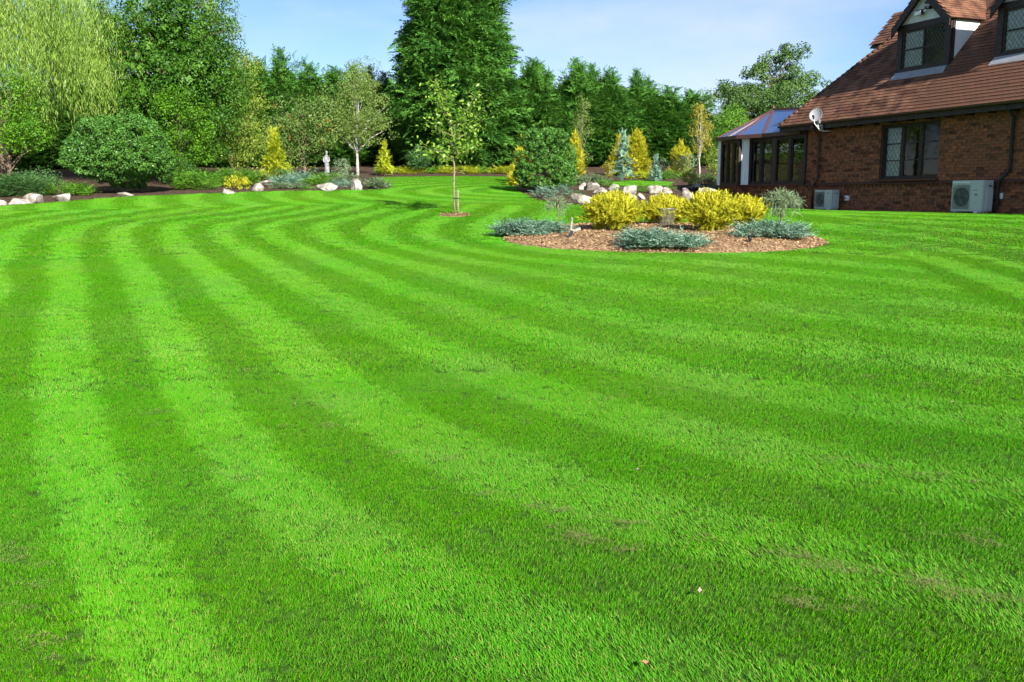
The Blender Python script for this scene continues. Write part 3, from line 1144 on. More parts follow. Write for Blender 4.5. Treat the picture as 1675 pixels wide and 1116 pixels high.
def window(parent, x0, x1, z0, z1, y, lights, bars=(), name="window", curtain=(), diamonds=True, cw=.0045, frame_w=.055, fy=.07):
    """timber window: outer frame, mullions, casements, one pane for each light, leaded diamonds"""
    w = thing_part(name, parent)
    f = MB()
    f.box(x0, x1, y, y + fy, z1 - frame_w, z1)
    f.box(x0, x1, y - .004, y + fy, z0, z0 + frame_w)
    f.box(x0, x0 + frame_w, y + .002, y + fy, z0 + frame_w, z1 - frame_w)
    f.box(x1 - frame_w, x1, y + .002, y + fy, z0 + frame_w, z1 - frame_w)
    xs_ = np.linspace(x0 + frame_w, x1 - frame_w, lights + 1)
    for q in xs_[1:-1]:
        f.box(q - frame_w * .7, q + frame_w * .7, y + .004, y + fy, z0 + frame_w, z1 - frame_w)
    fo = f.build("frame", WOOD, w)
    cames = MB()
    for i in range(lights):
        a_, b_ = xs_[i] + (frame_w * .7 if i else 0), xs_[i + 1] - (frame_w * .7 if i < lights - 1 else 0)
        c = MB(); s = .032
        zz0, zz1 = z0 + frame_w, z1 - frame_w
        c.box(a_, b_, y + .012, y + .055, zz0, zz0 + s); c.box(a_, b_, y + .012, y + .055, zz1 - s, zz1)
        c.box(a_, a_ + s, y + .014, y + .055, zz0 + s, zz1 - s); c.box(b_ - s, b_, y + .014, y + .055, zz0 + s, zz1 - s)
        for t in bars:
            zb = zz0 + (zz1 - zz0) * t
            c.box(a_ + s, b_ - s, y + .016, y + .05, zb - .014, zb + .014)
        c.build("casement", WOOD, w)
        pa, pb, pc, pd = a_ + s * .6, b_ - s * .6, zz0 + s * .6, zz1 - s * .6
        MB().add([(pa, y + .033, pc), (pb, y + .033, pc), (pb, y + .033, pd), (pa, y + .033, pd)], [(0, 1, 2, 3)]).build("pane", GLASSC if i in curtain else GLASS, w)
        if diamonds and i in curtain:
            st = .125
            hh, ww = pd - pc, pb - pa
            k_ = 1.5
            for sg in (1, -1):
                q = -hh / k_ if sg == 1 else 0
                q0 = pa + q
                while q0 < pb + hh / k_:
                    xa, za, xb, zb = q0, pc, q0 + sg * hh / k_, pd
                    t0, t1 = 0., 1.
                    dx = xb - xa
                    lo, hi = sorted(((pa - xa) / dx, (pb - xa) / dx))
                    t0, t1 = max(t0, lo), min(t1, hi)
                    if t1 - t0 > .03:
                        cames.bar((xa + dx * t0, y + .0265, za + hh * t0), (xa + dx * t1, y + .0265, za + hh * t1), cw, .004, (0, 1, 0))
                    q0 += st
        if i in curtain:
            cu = MB()
            nn_ = 24
            V = []
            for j in range(nn_ + 1):
                t = j / nn_
                yy = y + .075 + .015 * math.sin(t * 38)
                V += [(pa + (pb - pa) * t, yy, pc), (pa + (pb - pa) * t, yy, pd)]
            cu.add(V, [(2 * j, 2 * j + 2, 2 * j + 3, 2 * j + 1) for j in range(nn_)], True)
            cu.build("curtain", CURTAIN, w)
    if diamonds:
        cames.build("lead_lattice", BLACK, w)
    return w


def thing_part(name, parent):
    o = bpy.data.objects.new(name, None); link(o); o.parent = parent; o.empty_display_size = .1
    return o


window(house, -3.16, -1.15, .86, 2.30, .09, 3, bars=(.33, .66), curtain=(0,))
MB().box(-3.22, -1.09, -.085, .09, .812, .858).build("window_sill", LEDGE, house)
# dark room behind the wall
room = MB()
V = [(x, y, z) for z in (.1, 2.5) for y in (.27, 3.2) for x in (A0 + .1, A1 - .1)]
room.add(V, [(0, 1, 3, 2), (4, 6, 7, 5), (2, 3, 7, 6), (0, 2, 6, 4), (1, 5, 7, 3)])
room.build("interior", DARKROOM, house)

# ------------------------------------------------ roof
ROOF = thing_part("roof", house)
CX = -7.06                                        # hip corner at the eaves
ZE = 2.55                                         # roof surface at the eaves (y = -0.35)
RIDGE_Y = 4.4


def rz_(y):
    return ZE + (y + .35) * TAN


rdg = rz_(RIDGE_Y)
run = RIDGE_Y + .35
V = [(CX, -.35, ZE - .03), (A1 + 3, -.35, ZE - .03), (A1 + 3, RIDGE_Y, rdg - .03), (CX + run, RIDGE_Y, rdg - .03),
     (CX, RIDGE_Y * 2 + .35, ZE - .03), (A1 + 3, RIDGE_Y * 2 + .35, ZE - .03)]
MB().add(V, [(0, 1, 2, 3), (0, 3, 4), (3, 2, 5, 4)]).build("underlay", MORTAR, ROOF)
# soffit
MB().add([(CX + .02, -.33, ZE - .06), (A1 + 3, -.33, ZE - .06), (A1 + 3, .3, ZE - .055), (CX + .02, .3, ZE - .055)], [(0, 1, 2, 3)]).build("soffit", WOOD, ROOF)
MB().box(CX, A1 + 3, -.345, -.32, ZE - .20, ZE - .05).build("fascia", WOOD, ROOF)

DORM = [(-3.49, -1.68), (-.30, 1.51)]
DY = .67                                          # front face of the dormers, inward from the wall
DEAVE, DAPEX = 4.93, 5.78


def roof_hidden(x, y):
    """roof area that the dormers cover"""
    for a_, b_ in DORM:
        if a_ + .06 < x < b_ - .06 and DY < y < 2.6:
            return True
    return False


GA, TW = .118, .175
sl = math.hypot(1, TAN)
ux = np.array([1, 0, 0.]); us = np.array([0, 1 / sl, TAN / sl]); un = np.array([0, -TAN / sl, 1 / sl])
tiles = []
r = np.random.default_rng(21)
nrow = int(run * sl / GA)
for i in range(nrow):
    s0 = i * GA
    y = -.35 + (s0 + .05) / sl
    xmin = CX + (y + .35) - .10
    x = CX - 2 + (i % 2) * TW / 2
    while x < 3.6:
        if x < xmin:
            x += TW
            continue
        if not roof_hidden(x + TW / 2, y):
            tiles.append((x + TW / 2, s0))
        x += TW
tiles = np.array(tiles)
# tile: 0.165 wide, 0.16 long, thick 0.013, tipped up at its lower edge
tl, tt_ = .185, .018
tv = []
for a_ in (-.0874, .0874):
    for s_, e_ in ((-.03, .030), (tl - .03, .008)):
        for th in (0, tt_):
            tv.append(ux * a_ + us * s_ + un * (e_ + th - tt_))
tv = np.array(tv)
tf = np.array([(0, 1, 3, 2), (4, 6, 7, 5), (1, 5, 7, 3), (0, 2, 6, 4), (0, 4, 5, 1), (2, 3, 7, 6)])
org = np.array([0, -.35, ZE])
TP = org + tiles[:, :1] * ux + tiles[:, 1:] * us + r.normal(0, .0009, (len(tiles), 1)) * un
d = np.hypot(tiles[:, 0] - 1.6, tiles[:, 1])
single = np.argsort(d + np.where(tiles[:, 0] > 1.6, 50, 0))[:300]
rest = np.setdiff1d(np.arange(len(tiles)), single)
tm = mesh_np("tile", tv, tf); tm.materials.append(TILE)
for i in single:
    o = bpy.data.objects.new("tile", tm); link(o); o.parent = ROOF; o.location = TP[i]
    o.rotation_euler = (r.normal(0, .003), r.normal(0, .003), 0)
k = len(rest)
V = (TP[rest][:, None, :] + tv[None] + (r.normal(0, .0035, (k, 1, 1)) * us[None, None])).reshape(-1, 3)
F = (np.arange(k)[:, None, None] * 8 + tf[None]).reshape(-1, 4)
kind(obj("distant_tiles", mesh_np("distant_tiles", V, F, np.repeat(r.random(k), 6)), TILE, ROOF), "stuff")
# hip tiles down the corner
hip = MB()
hl = math.sqrt(2 + TAN * TAN)
nh = int(run * hl / .17)
for i in range(nh):
    t0, t1 = i * .17 / hl, (i * .17 + .22) / hl
    p0 = (CX + t0, -.35 + t0, ZE + t0 * TAN + .025); p1 = (CX + t1, -.35 + t1, ZE + t1 * TAN + .005)
    hip.tube([p0, p1], [.055, .045], 8)
hip.build("hip_tiles", TILE, ROOF)
# end slope tiles (seen only from aside): rows as strips
endm = MB()
for i in range(nrow):
    s0, s1 = i * GA / sl, (i + 1.4) * GA / sl
    if s1 > run: break
    y0, y1 = -.35 + s0, RIDGE_Y * 2 + .35 - s0
    endm.add([(CX + s0, y0, ZE + s0 * TAN + .022), (CX + s0, y1, ZE + s0 * TAN + .022), (CX + s1, y1, ZE + s1 * TAN + .004), (CX + s1, y0, ZE + s1 * TAN + .004)], [(0, 3, 2, 1)])
endm.build("end_slope", TILE, ROOF)

# gutter, brackets, rafter feet
g = MB()
prof = [(-.055, .0), (-.05, -.035), (-.03, -.055), (0, -.062), (.03, -.055), (.05, -.035), (.055, 0)]
V = []
for xx in (CX + .05, A1 + 3):
    V += [(xx, -.405 + p_, ZE - .015 + q_) for p_, q_ in prof]
g.add(V, [(i, i + 1, 8 + i, 7 + i) for i in range(6)], True)
g.box(CX + .04, CX + .055, -.46, -.35, ZE - .075, ZE - .012)
g.build("gutter", BROWN, house)
x = -5.2
while x < A1:
    MB().box(x, x + .09, -.30, .0, ZE - .22, ZE - .062).build("rafter_foot", WOOD, house)
    x += .62

# downpipes
dp = MB()
dp.tube([(-5.5, -.40, ZE - .07), (-5.5, -.36, ZE - .2), (-5.56, -.07, ZE - .38), (-5.56, -.07, .95), (-5.60, -.07, .88), (-5.66, -.12, .78), (-5.70, -.12, .70), (-5.70, -.09, -.05)], .036, 10)
for z in (2.0, 1.2):
    dp.lathe([(.036, -.03), (.046, -.03), (.046, .03), (.036, .03)], 10, (-5.56, -.07, z))
dp.build("downpipe", BROWN, house)["label"] = "brown downpipe at the corner by the conservatory"
dp = MB()
dp.tube([(1.0, -.40, ZE - .07), (1.0, -.06, ZE - .35), (1.0, -.06, 1.05), (.96, -.07, .95), (.82, -.12, .78), (.78, -.12, .66), (.78, -.09, .25), (.70, -.09, .12), (.70, -.09, .02)], .038, 10)
dp.build("downpipe", BLACK, house)["label"] = "black pipe bending over the ledge beside the large air conditioner"

# ------------------------------------------------ dormers
def dormer(x0, x1, idx):
    D = thing_part("dormer", house)
    yf = DY
    zb = rz_(yf)                     # roof height at the face
    xc = (x0 + x1) / 2
    pw = .17                         # corner post width
    # timber front: posts, head, bottom rail
    f = MB()
    f.box(x0, x0 + pw, yf, yf + .12, zb - .12, DEAVE - .12)
    f.box(x1 - pw, x1, yf, yf + .12, zb - .12, DEAVE - .12)
    f.box(x0, x1, yf - .006, yf + .12, DEAVE - .12, DEAVE + .04)
    f.box(x0 + pw, x1 - pw, yf + .004, yf + .12, zb - .05, zb + .12)
    f.build("timber_front", WOOD, D)
    # white gable
    w = MB()
    w.add([(x0 + .1, yf + .02, DEAVE + .03), (x1 - .1, yf + .02, DEAVE + .03), (xc, yf + .02, DAPEX - .06)], [(0, 1, 2)])
    w.build("gable_panel", RENDER, D)
    # barge boards
    bb_ = MB()
    ov = .08
    ap = (xc, yf - .14, DAPEX + .06)
    sl_ = (DAPEX + .06 - DEAVE) / ((x1 - x0) / 2)
    for sg in (-1, 1):
        ex = xc + sg * ((x1 - x0) / 2 + ov)
        ez = DEAVE - ov * sl_
        dx = .0
        V = []
        for yy in (yf - .16, yf - .12):
            V += [(ex, yy, ez + .02), (xc, yy, DAPEX + .08), (xc, yy, DAPEX - .17), (ex, yy, ez - .20)]
        bb_.add(V, [(0, 1, 2, 3), (7, 6, 5, 4), (0, 4, 5, 1), (2, 6, 7, 3), (0, 3, 7, 4), (1, 5, 6, 2)])
    bb_.build("barge_board", WOOD, D)
    # cheeks
    yb = yf + (DEAVE - zb) / TAN
    for xx, sg in ((x0 + .012, -1), (x1 - .012, 1)):
        c = MB()
        c.add([(xx, yf + .06, zb - .08), (xx, yb + .05, DEAVE), (xx, yf + .06, DEAVE)], [(0, 1, 2) if sg > 0 else (0, 2, 1)])
        c.add([(xx - sg * .04, yf + .06, zb - .08), (xx - sg * .04, yb + .05, DEAVE), (xx - sg * .04, yf + .06, DEAVE)], [(0, 1, 2)])
        c.build("cheek", RENDER, D)
        MB().box(xx - sg * .03 - .03, xx - sg * .03 + .03 + (sg * .032 if sg > 0 else 0), yf + .05, yf + .14, zb - .08, DEAVE).build("corner_post", WOOD, D)
        t = MB(); t.bar((xx + sg * .012, yf + .05, DEAVE - .02), (xx + sg * .012, yb + .1, DEAVE - .02), .03, .08); t.build("cheek_trim", WOOD, D)
    # roof slopes with tiles, running back to the main roof
    rs = MB()
    tv_, tf_, vv_ = [], [], []
    r = np.random.default_rng(50 + idx)
    for sg in (-1, 1):
        hw_ = (x1 - x0) / 2 + ov
        L = math.hypot(hw_, hw_ * sl_)
        rows = int(L / .1)
        e = np.array([xc + sg * hw_, 0, DEAVE - ov * sl_ + .04])
        up = np.array([-sg * hw_, 0, hw_ * sl_]) / L
        nn = np.array([sg * hw_ * sl_, 0, hw_]) / L
        yend = lambda z: -.35 + (z - ZE) / TAN
        rs.add([tuple(e + np.array([0, yf - .14, -.02])), tuple(e + np.array([0, yend(e[2]) + .1, -.02])), (xc, yend(DAPEX + .08) + .15, DAPEX + .08), (xc, yf - .14, DAPEX + .08)], [(0, 1, 2, 3) if sg > 0 else (3, 2, 1, 0)])
        for i in range(rows + 1):
            p = e + up * i * .1
            y = yf - .15 + (i % 2) * .08
            ye = yend(p[2]) + .12
            while y < ye:
                for s_, h_ in ((-.02, .028), (.13, .008)):
                    for wv in (0, .16):
                        for th in (-.014, 0):
                            tv_.append(p + up * s_ + nn * (h_ + th) + np.array([0, y + wv, 0]))
                b = len(tv_) - 8
                # order: s0(w0 lo,hi; w1 lo,hi), s1(...)
                tf_ += [(b + 1, b + 3, b + 7, b + 5) if sg > 0 else (b + 5, b + 7, b + 3, b + 1), (b, b + 1, b + 3, b + 2), (b, b + 4, b + 5, b + 1), (b + 2, b + 3, b + 7, b + 6), (b + 4, b + 6, b + 7, b + 5)]
                vv_ += [r.random()] * 5
                y += .164
    rs.build("roof_deck", MORTAR, D)
    obj("dormer_tiles", mesh_np("dormer_tiles", np.array(tv_), np.array(tf_), np.array(vv_)), TILE, D)
    rg = MB()
    y = yf - .15
    while y < -.35 + (DAPEX - ZE) / TAN + .2:
        rg.tube([(xc, y, DAPEX + .10), (xc, y + .3, DAPEX + .095)], .075, 8); y += .302
    rg.build("ridge_tiles", TILE, D)
    # lead apron
    MB().add([(x0 + .02, yf - .01, zb + .05), (x1 - .04, yf - .01, zb + .05), (x1 + .0, yf - .17, rz_(yf - .17) + .05), (x0 - .02, yf - .17, rz_(yf - .17) + .05), (x1, yf - .18, rz_(yf - .18) + .02), (x0 - .02, yf - .18, rz_(yf - .18) + .02)], [(0, 3, 2, 1), (3, 5, 4, 2)]).build("lead_apron", LEAD, D)
    window_flat(D, x0 + pw, x1 - pw, zb + .12, DEAVE - .12, yf + .05)
    # dark loft behind
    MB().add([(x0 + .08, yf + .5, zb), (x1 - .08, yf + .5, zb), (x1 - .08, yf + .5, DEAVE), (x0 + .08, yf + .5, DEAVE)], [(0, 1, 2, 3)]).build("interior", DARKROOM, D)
    return D


def window_flat(D, x0, x1, z0, z1, y):
    """the dormer window; its pieces hang directly under the dormer so that the tree stays three deep"""
    xm = (x0 + x1) / 2
    fw = .05
    f = MB()
    f.box(x0, x1, y - .02, y + .05, z0, z0 + fw); f.box(x0, x1, y - .02, y + .05, z1 - fw, z1)
    for q in (x0, x1 - fw, xm - fw / 2):
        f.box(q, q + fw, y - .018, y + .05, z0 + fw, z1 - fw)
    f.build("window_frame", WOOD, D)
    c = MB()
    for a_, b_ in ((x0 + fw, xm - fw / 2), (xm + fw / 2, x1 - fw)):
        zm = (z0 + z1) / 2
        bar = MB(); bar.box(a_, b_, y - .012, y + .03, zm - .018, zm + .018); bar.build("glazing_bar", WOOD, D)
        for p_, q_ in ((z0 + fw, zm - .018), (zm + .018, z1 - fw)):
            MB().add([(a_, y + .011, p_), (b_, y + .011, p_), (b_, y + .011, q_), (a_, y + .011, q_)], [(0, 1, 2, 3)]).build("pane", GLASSC, D)
            st = .11; hh = q_ - p_; k_ = 1.35
            for sg in (1, -1):
                q0 = a_ - (hh / k_ if sg > 0 else 0)
                while q0 < b_ + hh / k_:
                    dx = sg * hh / k_
                    lo, hi = sorted(((a_ - q0) / dx, (b_ - q0) / dx))
                    t0, t1 = max(0, lo), min(1, hi)
                    if t1 - t0 > .04:
                        c.bar((q0 + dx * t0, y + .004, p_ + hh * t0), (q0 + dx * t1, y + .004, p_ + hh * t1), .007, .005, (0, 1, 0))
                    q0 += st
    c.build("lead_lattice", LEADC, D)
    cu = MB(); V = []
    for j in range(25):
        t = j / 24
        V += [(x0 + (xm - x0) * t, y + .035 + .01 * math.sin(t * 30), z0), (x0 + (xm - x0) * t, y + .035 + .01 * math.sin(t * 30), z1)]
    cu.add(V, [(2 * j, 2 * j + 2, 2 * j + 3, 2 * j + 1) for j in range(24)], True)
    cu.build("curtain", CURTAIN, D)


for i, (a_, b_) in enumerate(DORM):
    D = dormer(a_, b_, i)
    D["label"] = ["timber framed dormer with white gable and security light", "timber framed dormer cut off by the picture edge"][i]

# small gabled dormer on the end slope, only its near roof slope shows past the hip
E_ = thing_part("end_dormer", house)
ea, ey, eh = -6.05, 2.05, 4.93
tv_, tf_, vv_ = [], [], []
r = np.random.default_rng(77)
for i in range(11):
    for j in range(10):
        p = np.array([ea + .09 + j * .175 + (i % 2) * .0875, ey + i * .118 / sl, eh + i * .118 * TAN / sl])
        tv_ += list(p + tv)
        b = len(tv_) - 8
        tf_ += [tuple(b + q for q in f_) for f_ in tf]
        vv_ += [r.random()] * 6
obj("dormer_tiles", mesh_np("dormer_tiles", np.array(tv_), np.array(tf_), np.array(vv_)), TILE, E_)
MB().add([(ea - .02, ey + .02, eh - .09), (ea + 2, ey + .02, eh - .09), (ea + 2, ey + 1.0, eh + 1.0 * TAN - .09), (ea - .02, ey + 1.0, eh + TAN - .09),
          (ea + 2, ey + 2.0, eh - .09), (ea - .02, ey + 2.0, eh - .09)], [(0, 1, 2, 3), (3, 2, 4, 5), (0, 3, 5), (0, 5, 4, 1)]).build("roof_deck", WOOD, E_)
MB().box(ea + .1, ea + 1.9, ey + .15, ey + 1.85, eh - 1.5, eh - .1).build("cheek", RENDER, E_)

# ------------------------------------------------ conservatory
cons = thing("conservatory", hw(-6.2, 0, 0), "brown framed conservatory with glass hipped roof and white corner panels", "conservatory", rz=HROT)
# plan points in the house frame, shifted so that x = a + 6.2
ST = .32


def cx_(a):
    return a + 6.2


plan = [(-6.16, 0), (-9.08, 0), (-9.08, -ST), (-10.35, -.15), (-11.4, .8), (-11.4, 2.0), (-10.4, 3.0), (-6.16, 3.0)]
P2 = [(cx_(a_), y_) for a_, y_ in plan]
CE = 2.31                                # conservatory eaves
SILL = .76
base = MB()
for i in range(len(P2) - 1):
    (xa, ya), (xb, yb) = P2[i], P2[i + 1]
    base.add([(xa, ya + .012, -.15), (xb, yb + .012, -.15), (xb, yb + .012, SILL - .03), (xa, ya + .012, SILL - .03)], [(0, 3, 2, 1)])
dw = base.build("dwarf_wall", MORTAR, cons)
# its bricks
r = np.random.default_rng(33)
cxs, V, F, vv = [], [], [], []
for i in range(4):
    (xa, ya), (xb, yb) = P2[i], P2[i + 1]
    L = math.hypot(xb - xa, yb - ya)
    t = np.array([xb - xa, yb - ya]) / L
    nrm = np.array([t[1], -t[0]])
    if nrm @ np.array([-.1, -1.0]) < 0 and i != 1: nrm = -nrm
    if i == 1: nrm = np.array([1.0, 0.0])
    for row in range(11):
        z = -.09 + row * .075
        if z + .065 > SILL - .03: break
        q = 0 if row % 2 else -.1125
        while q < L:
            s0, s1 = max(q, 0), min(q + .215, L)
            if s1 - s0 > .04:
                b = len(V)
                for zz in (z, z + .065):
                    for s_, o_ in ((s0, .008), (s1, .008), (s1, -.04), (s0, -.04)):
                        p = np.array([xa, ya]) + t * s_ + nrm * o_
                        V.append((p[0], p[1], zz))
                F += [(b, b + 3, b + 2, b + 1), (b + 4, b + 5, b + 6, b + 7)] + [(b + k_, b + (k_ + 1) % 4, b + 4 + (k_ + 1) % 4, b + 4 + k_) for k_ in range(4)]
                vv += [r.random()] * 6
            q += .225
o = obj("wall_bricks", mesh_np("wall_bricks", np.array(V), np.array(F), np.array(vv)), BRICK, cons)
sl_ = MB()
for i in range(4):
    (xa, ya), (xb, yb) = P2[i], P2[i + 1]
    sl_.bar((xa, ya, SILL), (xb, yb, SILL), .20, .055)
sl_.build("sill", LEDGE, cons)


def glazed(parent, pa, pb, nl, sill, head, nm="window"):
    """a run of casements between two plan points"""
    w = thing_part(nm, parent)
    pa, pb = np.array(pa), np.array(pb)
    L = np.linalg.norm(pb - pa); t = (pb - pa) / L
    f = MB()

    def bar(s0, z0, s1, z1, wd, dp):
        a_ = pa + t * s0; b_ = pa + t * s1
        f.bar((a_[0], a_[1], z0), (b_[0], b_[1], z1), wd, dp, up=(0, 0, 1) if abs(z1 - z0) < 1e-6 else (t[1], -t[0], 0))
    bar(0, sill + .04, L, sill + .04, .10, .08); bar(0, head - .06, L, head - .06, .10, .12)
    xs_ = np.linspace(0, L, nl + 1)
    for q in xs_:
        bar(np.clip(q, .04, L - .04), sill + .08, np.clip(q, .04, L - .04), head - .12, .105, .10)
    f.build("frame", WOOD, w)
    for i in range(nl):
        s0, s1 = xs_[i] + .06, xs_[i + 1] - .06
        c = MB(); f = c
        bar(s0, sill + .10, s1, sill + .10, .05, .05); bar(s0, head - .14, s1, head - .14, .05, .05)
        bar(s0 + .02, sill + .12, s0 + .02, head - .16, .05, .05); bar(s1 - .02, sill + .12, s1 - .02, head - .16, .05, .05)
        c.build("casement", WOOD, w)
        a_ = pa + t * (s0 + .02); b_ = pa + t * (s1 - .02)
        m_ = MB(); m_.add([(a_[0], a_[1], sill + .11), (b_[0], b_[1], sill + .11), (b_[0], b_[1], head - .15), (a_[0], a_[1], head - .15)], [(0, 3, 2, 1)])
        m_.build("pane", GLASS, w)
    return w


glazed(cons, P2[0], (cx_(-7.64), 0), 2, SILL, CE)
glazed(cons, (cx_(-7.70), 0), (cx_(-8.98), 0), 2, SILL, CE)
MB().box(cx_(-7.70), cx_(-7.64), -.05, .05, SILL, CE).build("corner_post", BROWN, cons)
# white lit corner panel facing the lawn, with its grooves
wp = MB()
wp.bar((cx_(-8.97), -.01, (SILL + CE) / 2), (cx_(-9.16), -ST - .02, (SILL + CE) / 2), CE - SILL - .05, .05, (.85, .5, 0))
for q in (.2, .4, .6, .8):
    wp.bar((cx_(-8.97) - .19 * q + .026, -.01 - (ST + .01) * q - .016, SILL + .04), (cx_(-8.97) - .19 * q + .026, -.01 - (ST + .01) * q - .016, CE - .04), .012, .012, (1, 0, 0))
wp.build("corner_panel", WHITE, cons)
glazed(cons, P2[2], P2[3], 3, SILL, CE)
glazed(cons, P2[3], P2[4], 3, SILL, CE)
glazed(cons, P2[4], P2[5], 4, SILL, CE)
p = np.array(P2[3])
MB().box(p[0] - .22, p[0] - .0, p[1] - .03, p[1] + .05, SILL + .03, CE - .02).build("corner_panel", WHITE, cons)
fl = MB(); fl.add([(x_, y_, .15) for x_, y_ in P2], [tuple(range(len(P2)))[::-1]]); fl.build("floor", LEDGE, cons)
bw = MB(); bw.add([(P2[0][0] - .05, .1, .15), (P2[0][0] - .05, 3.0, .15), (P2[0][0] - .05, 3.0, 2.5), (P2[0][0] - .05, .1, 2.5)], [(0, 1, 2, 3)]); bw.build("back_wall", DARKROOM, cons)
# glass roof: ribs from the eaves to the ridge point
apex = np.array([cx_(-9.5), 1.25, 3.28])
ridge2 = np.array([cx_(-6.9), 1.6, 3.15])
eav = [(cx_(p_), q_) for p_, q_ in [(-6.3, -.12), (-7.2, -.12), (-8.15, -.12), (-9.14, -ST - .10), (-9.8, -ST - .02), (-10.47, -.28), (-11.1, .3), (-11.55, 1.25), (-11.2, 2.2), (-10.4, 3.1), (-8.8, 3.15), (-6.3, 3.15)]]
rbm = MB()
for i, (x_, y_) in enumerate(eav):
    top = apex if i > 1 and i < 11 else ridge2 + (apex - ridge2) * (i * .5 if i < 2 else 0)
    bot = np.array([x_, y_, CE + .06])
    rb = MB(); rb.bar(bot, top, .075, .075); rb.build("glazing_rib", BROWN, cons)
    if i < len(eav) - 1:
        x2, y2 = eav[i + 1]
        top2 = apex if i + 1 > 1 and i + 1 < 11 else ridge2 + (apex - ridge2) * ((i + 1) * .5 if i + 1 < 2 else 0)
        pl = MB()
        d_ = np.array([0, 0, .012])
        q = [bot + d_, np.array([x2, y2, CE + .06]) + d_, top2 + d_, top + d_]
        if np.linalg.norm(top2 - top) < .01:
            pl.add(q[:3], [(0, 2, 1)])
        else:
            pl.add(q, [(0, 3, 2, 1)])
        pl.build("roof_pane", ROOFGLASS, cons)
        rbm.bar((x_, y_, CE + .02), (x2, y2, CE + .02), .12, .12)
rbm.build("eaves_beam", BROWN, cons)
rd = MB(); rd.bar(apex, ridge2, .12, .12); rd.tube([apex + np.array([0, 0, .0]), apex + np.array([0, 0, .10]), apex + np.array([0, 0, .2])], [.06, .035, .008], 8)
rd.build("ridge", BROWN, cons)


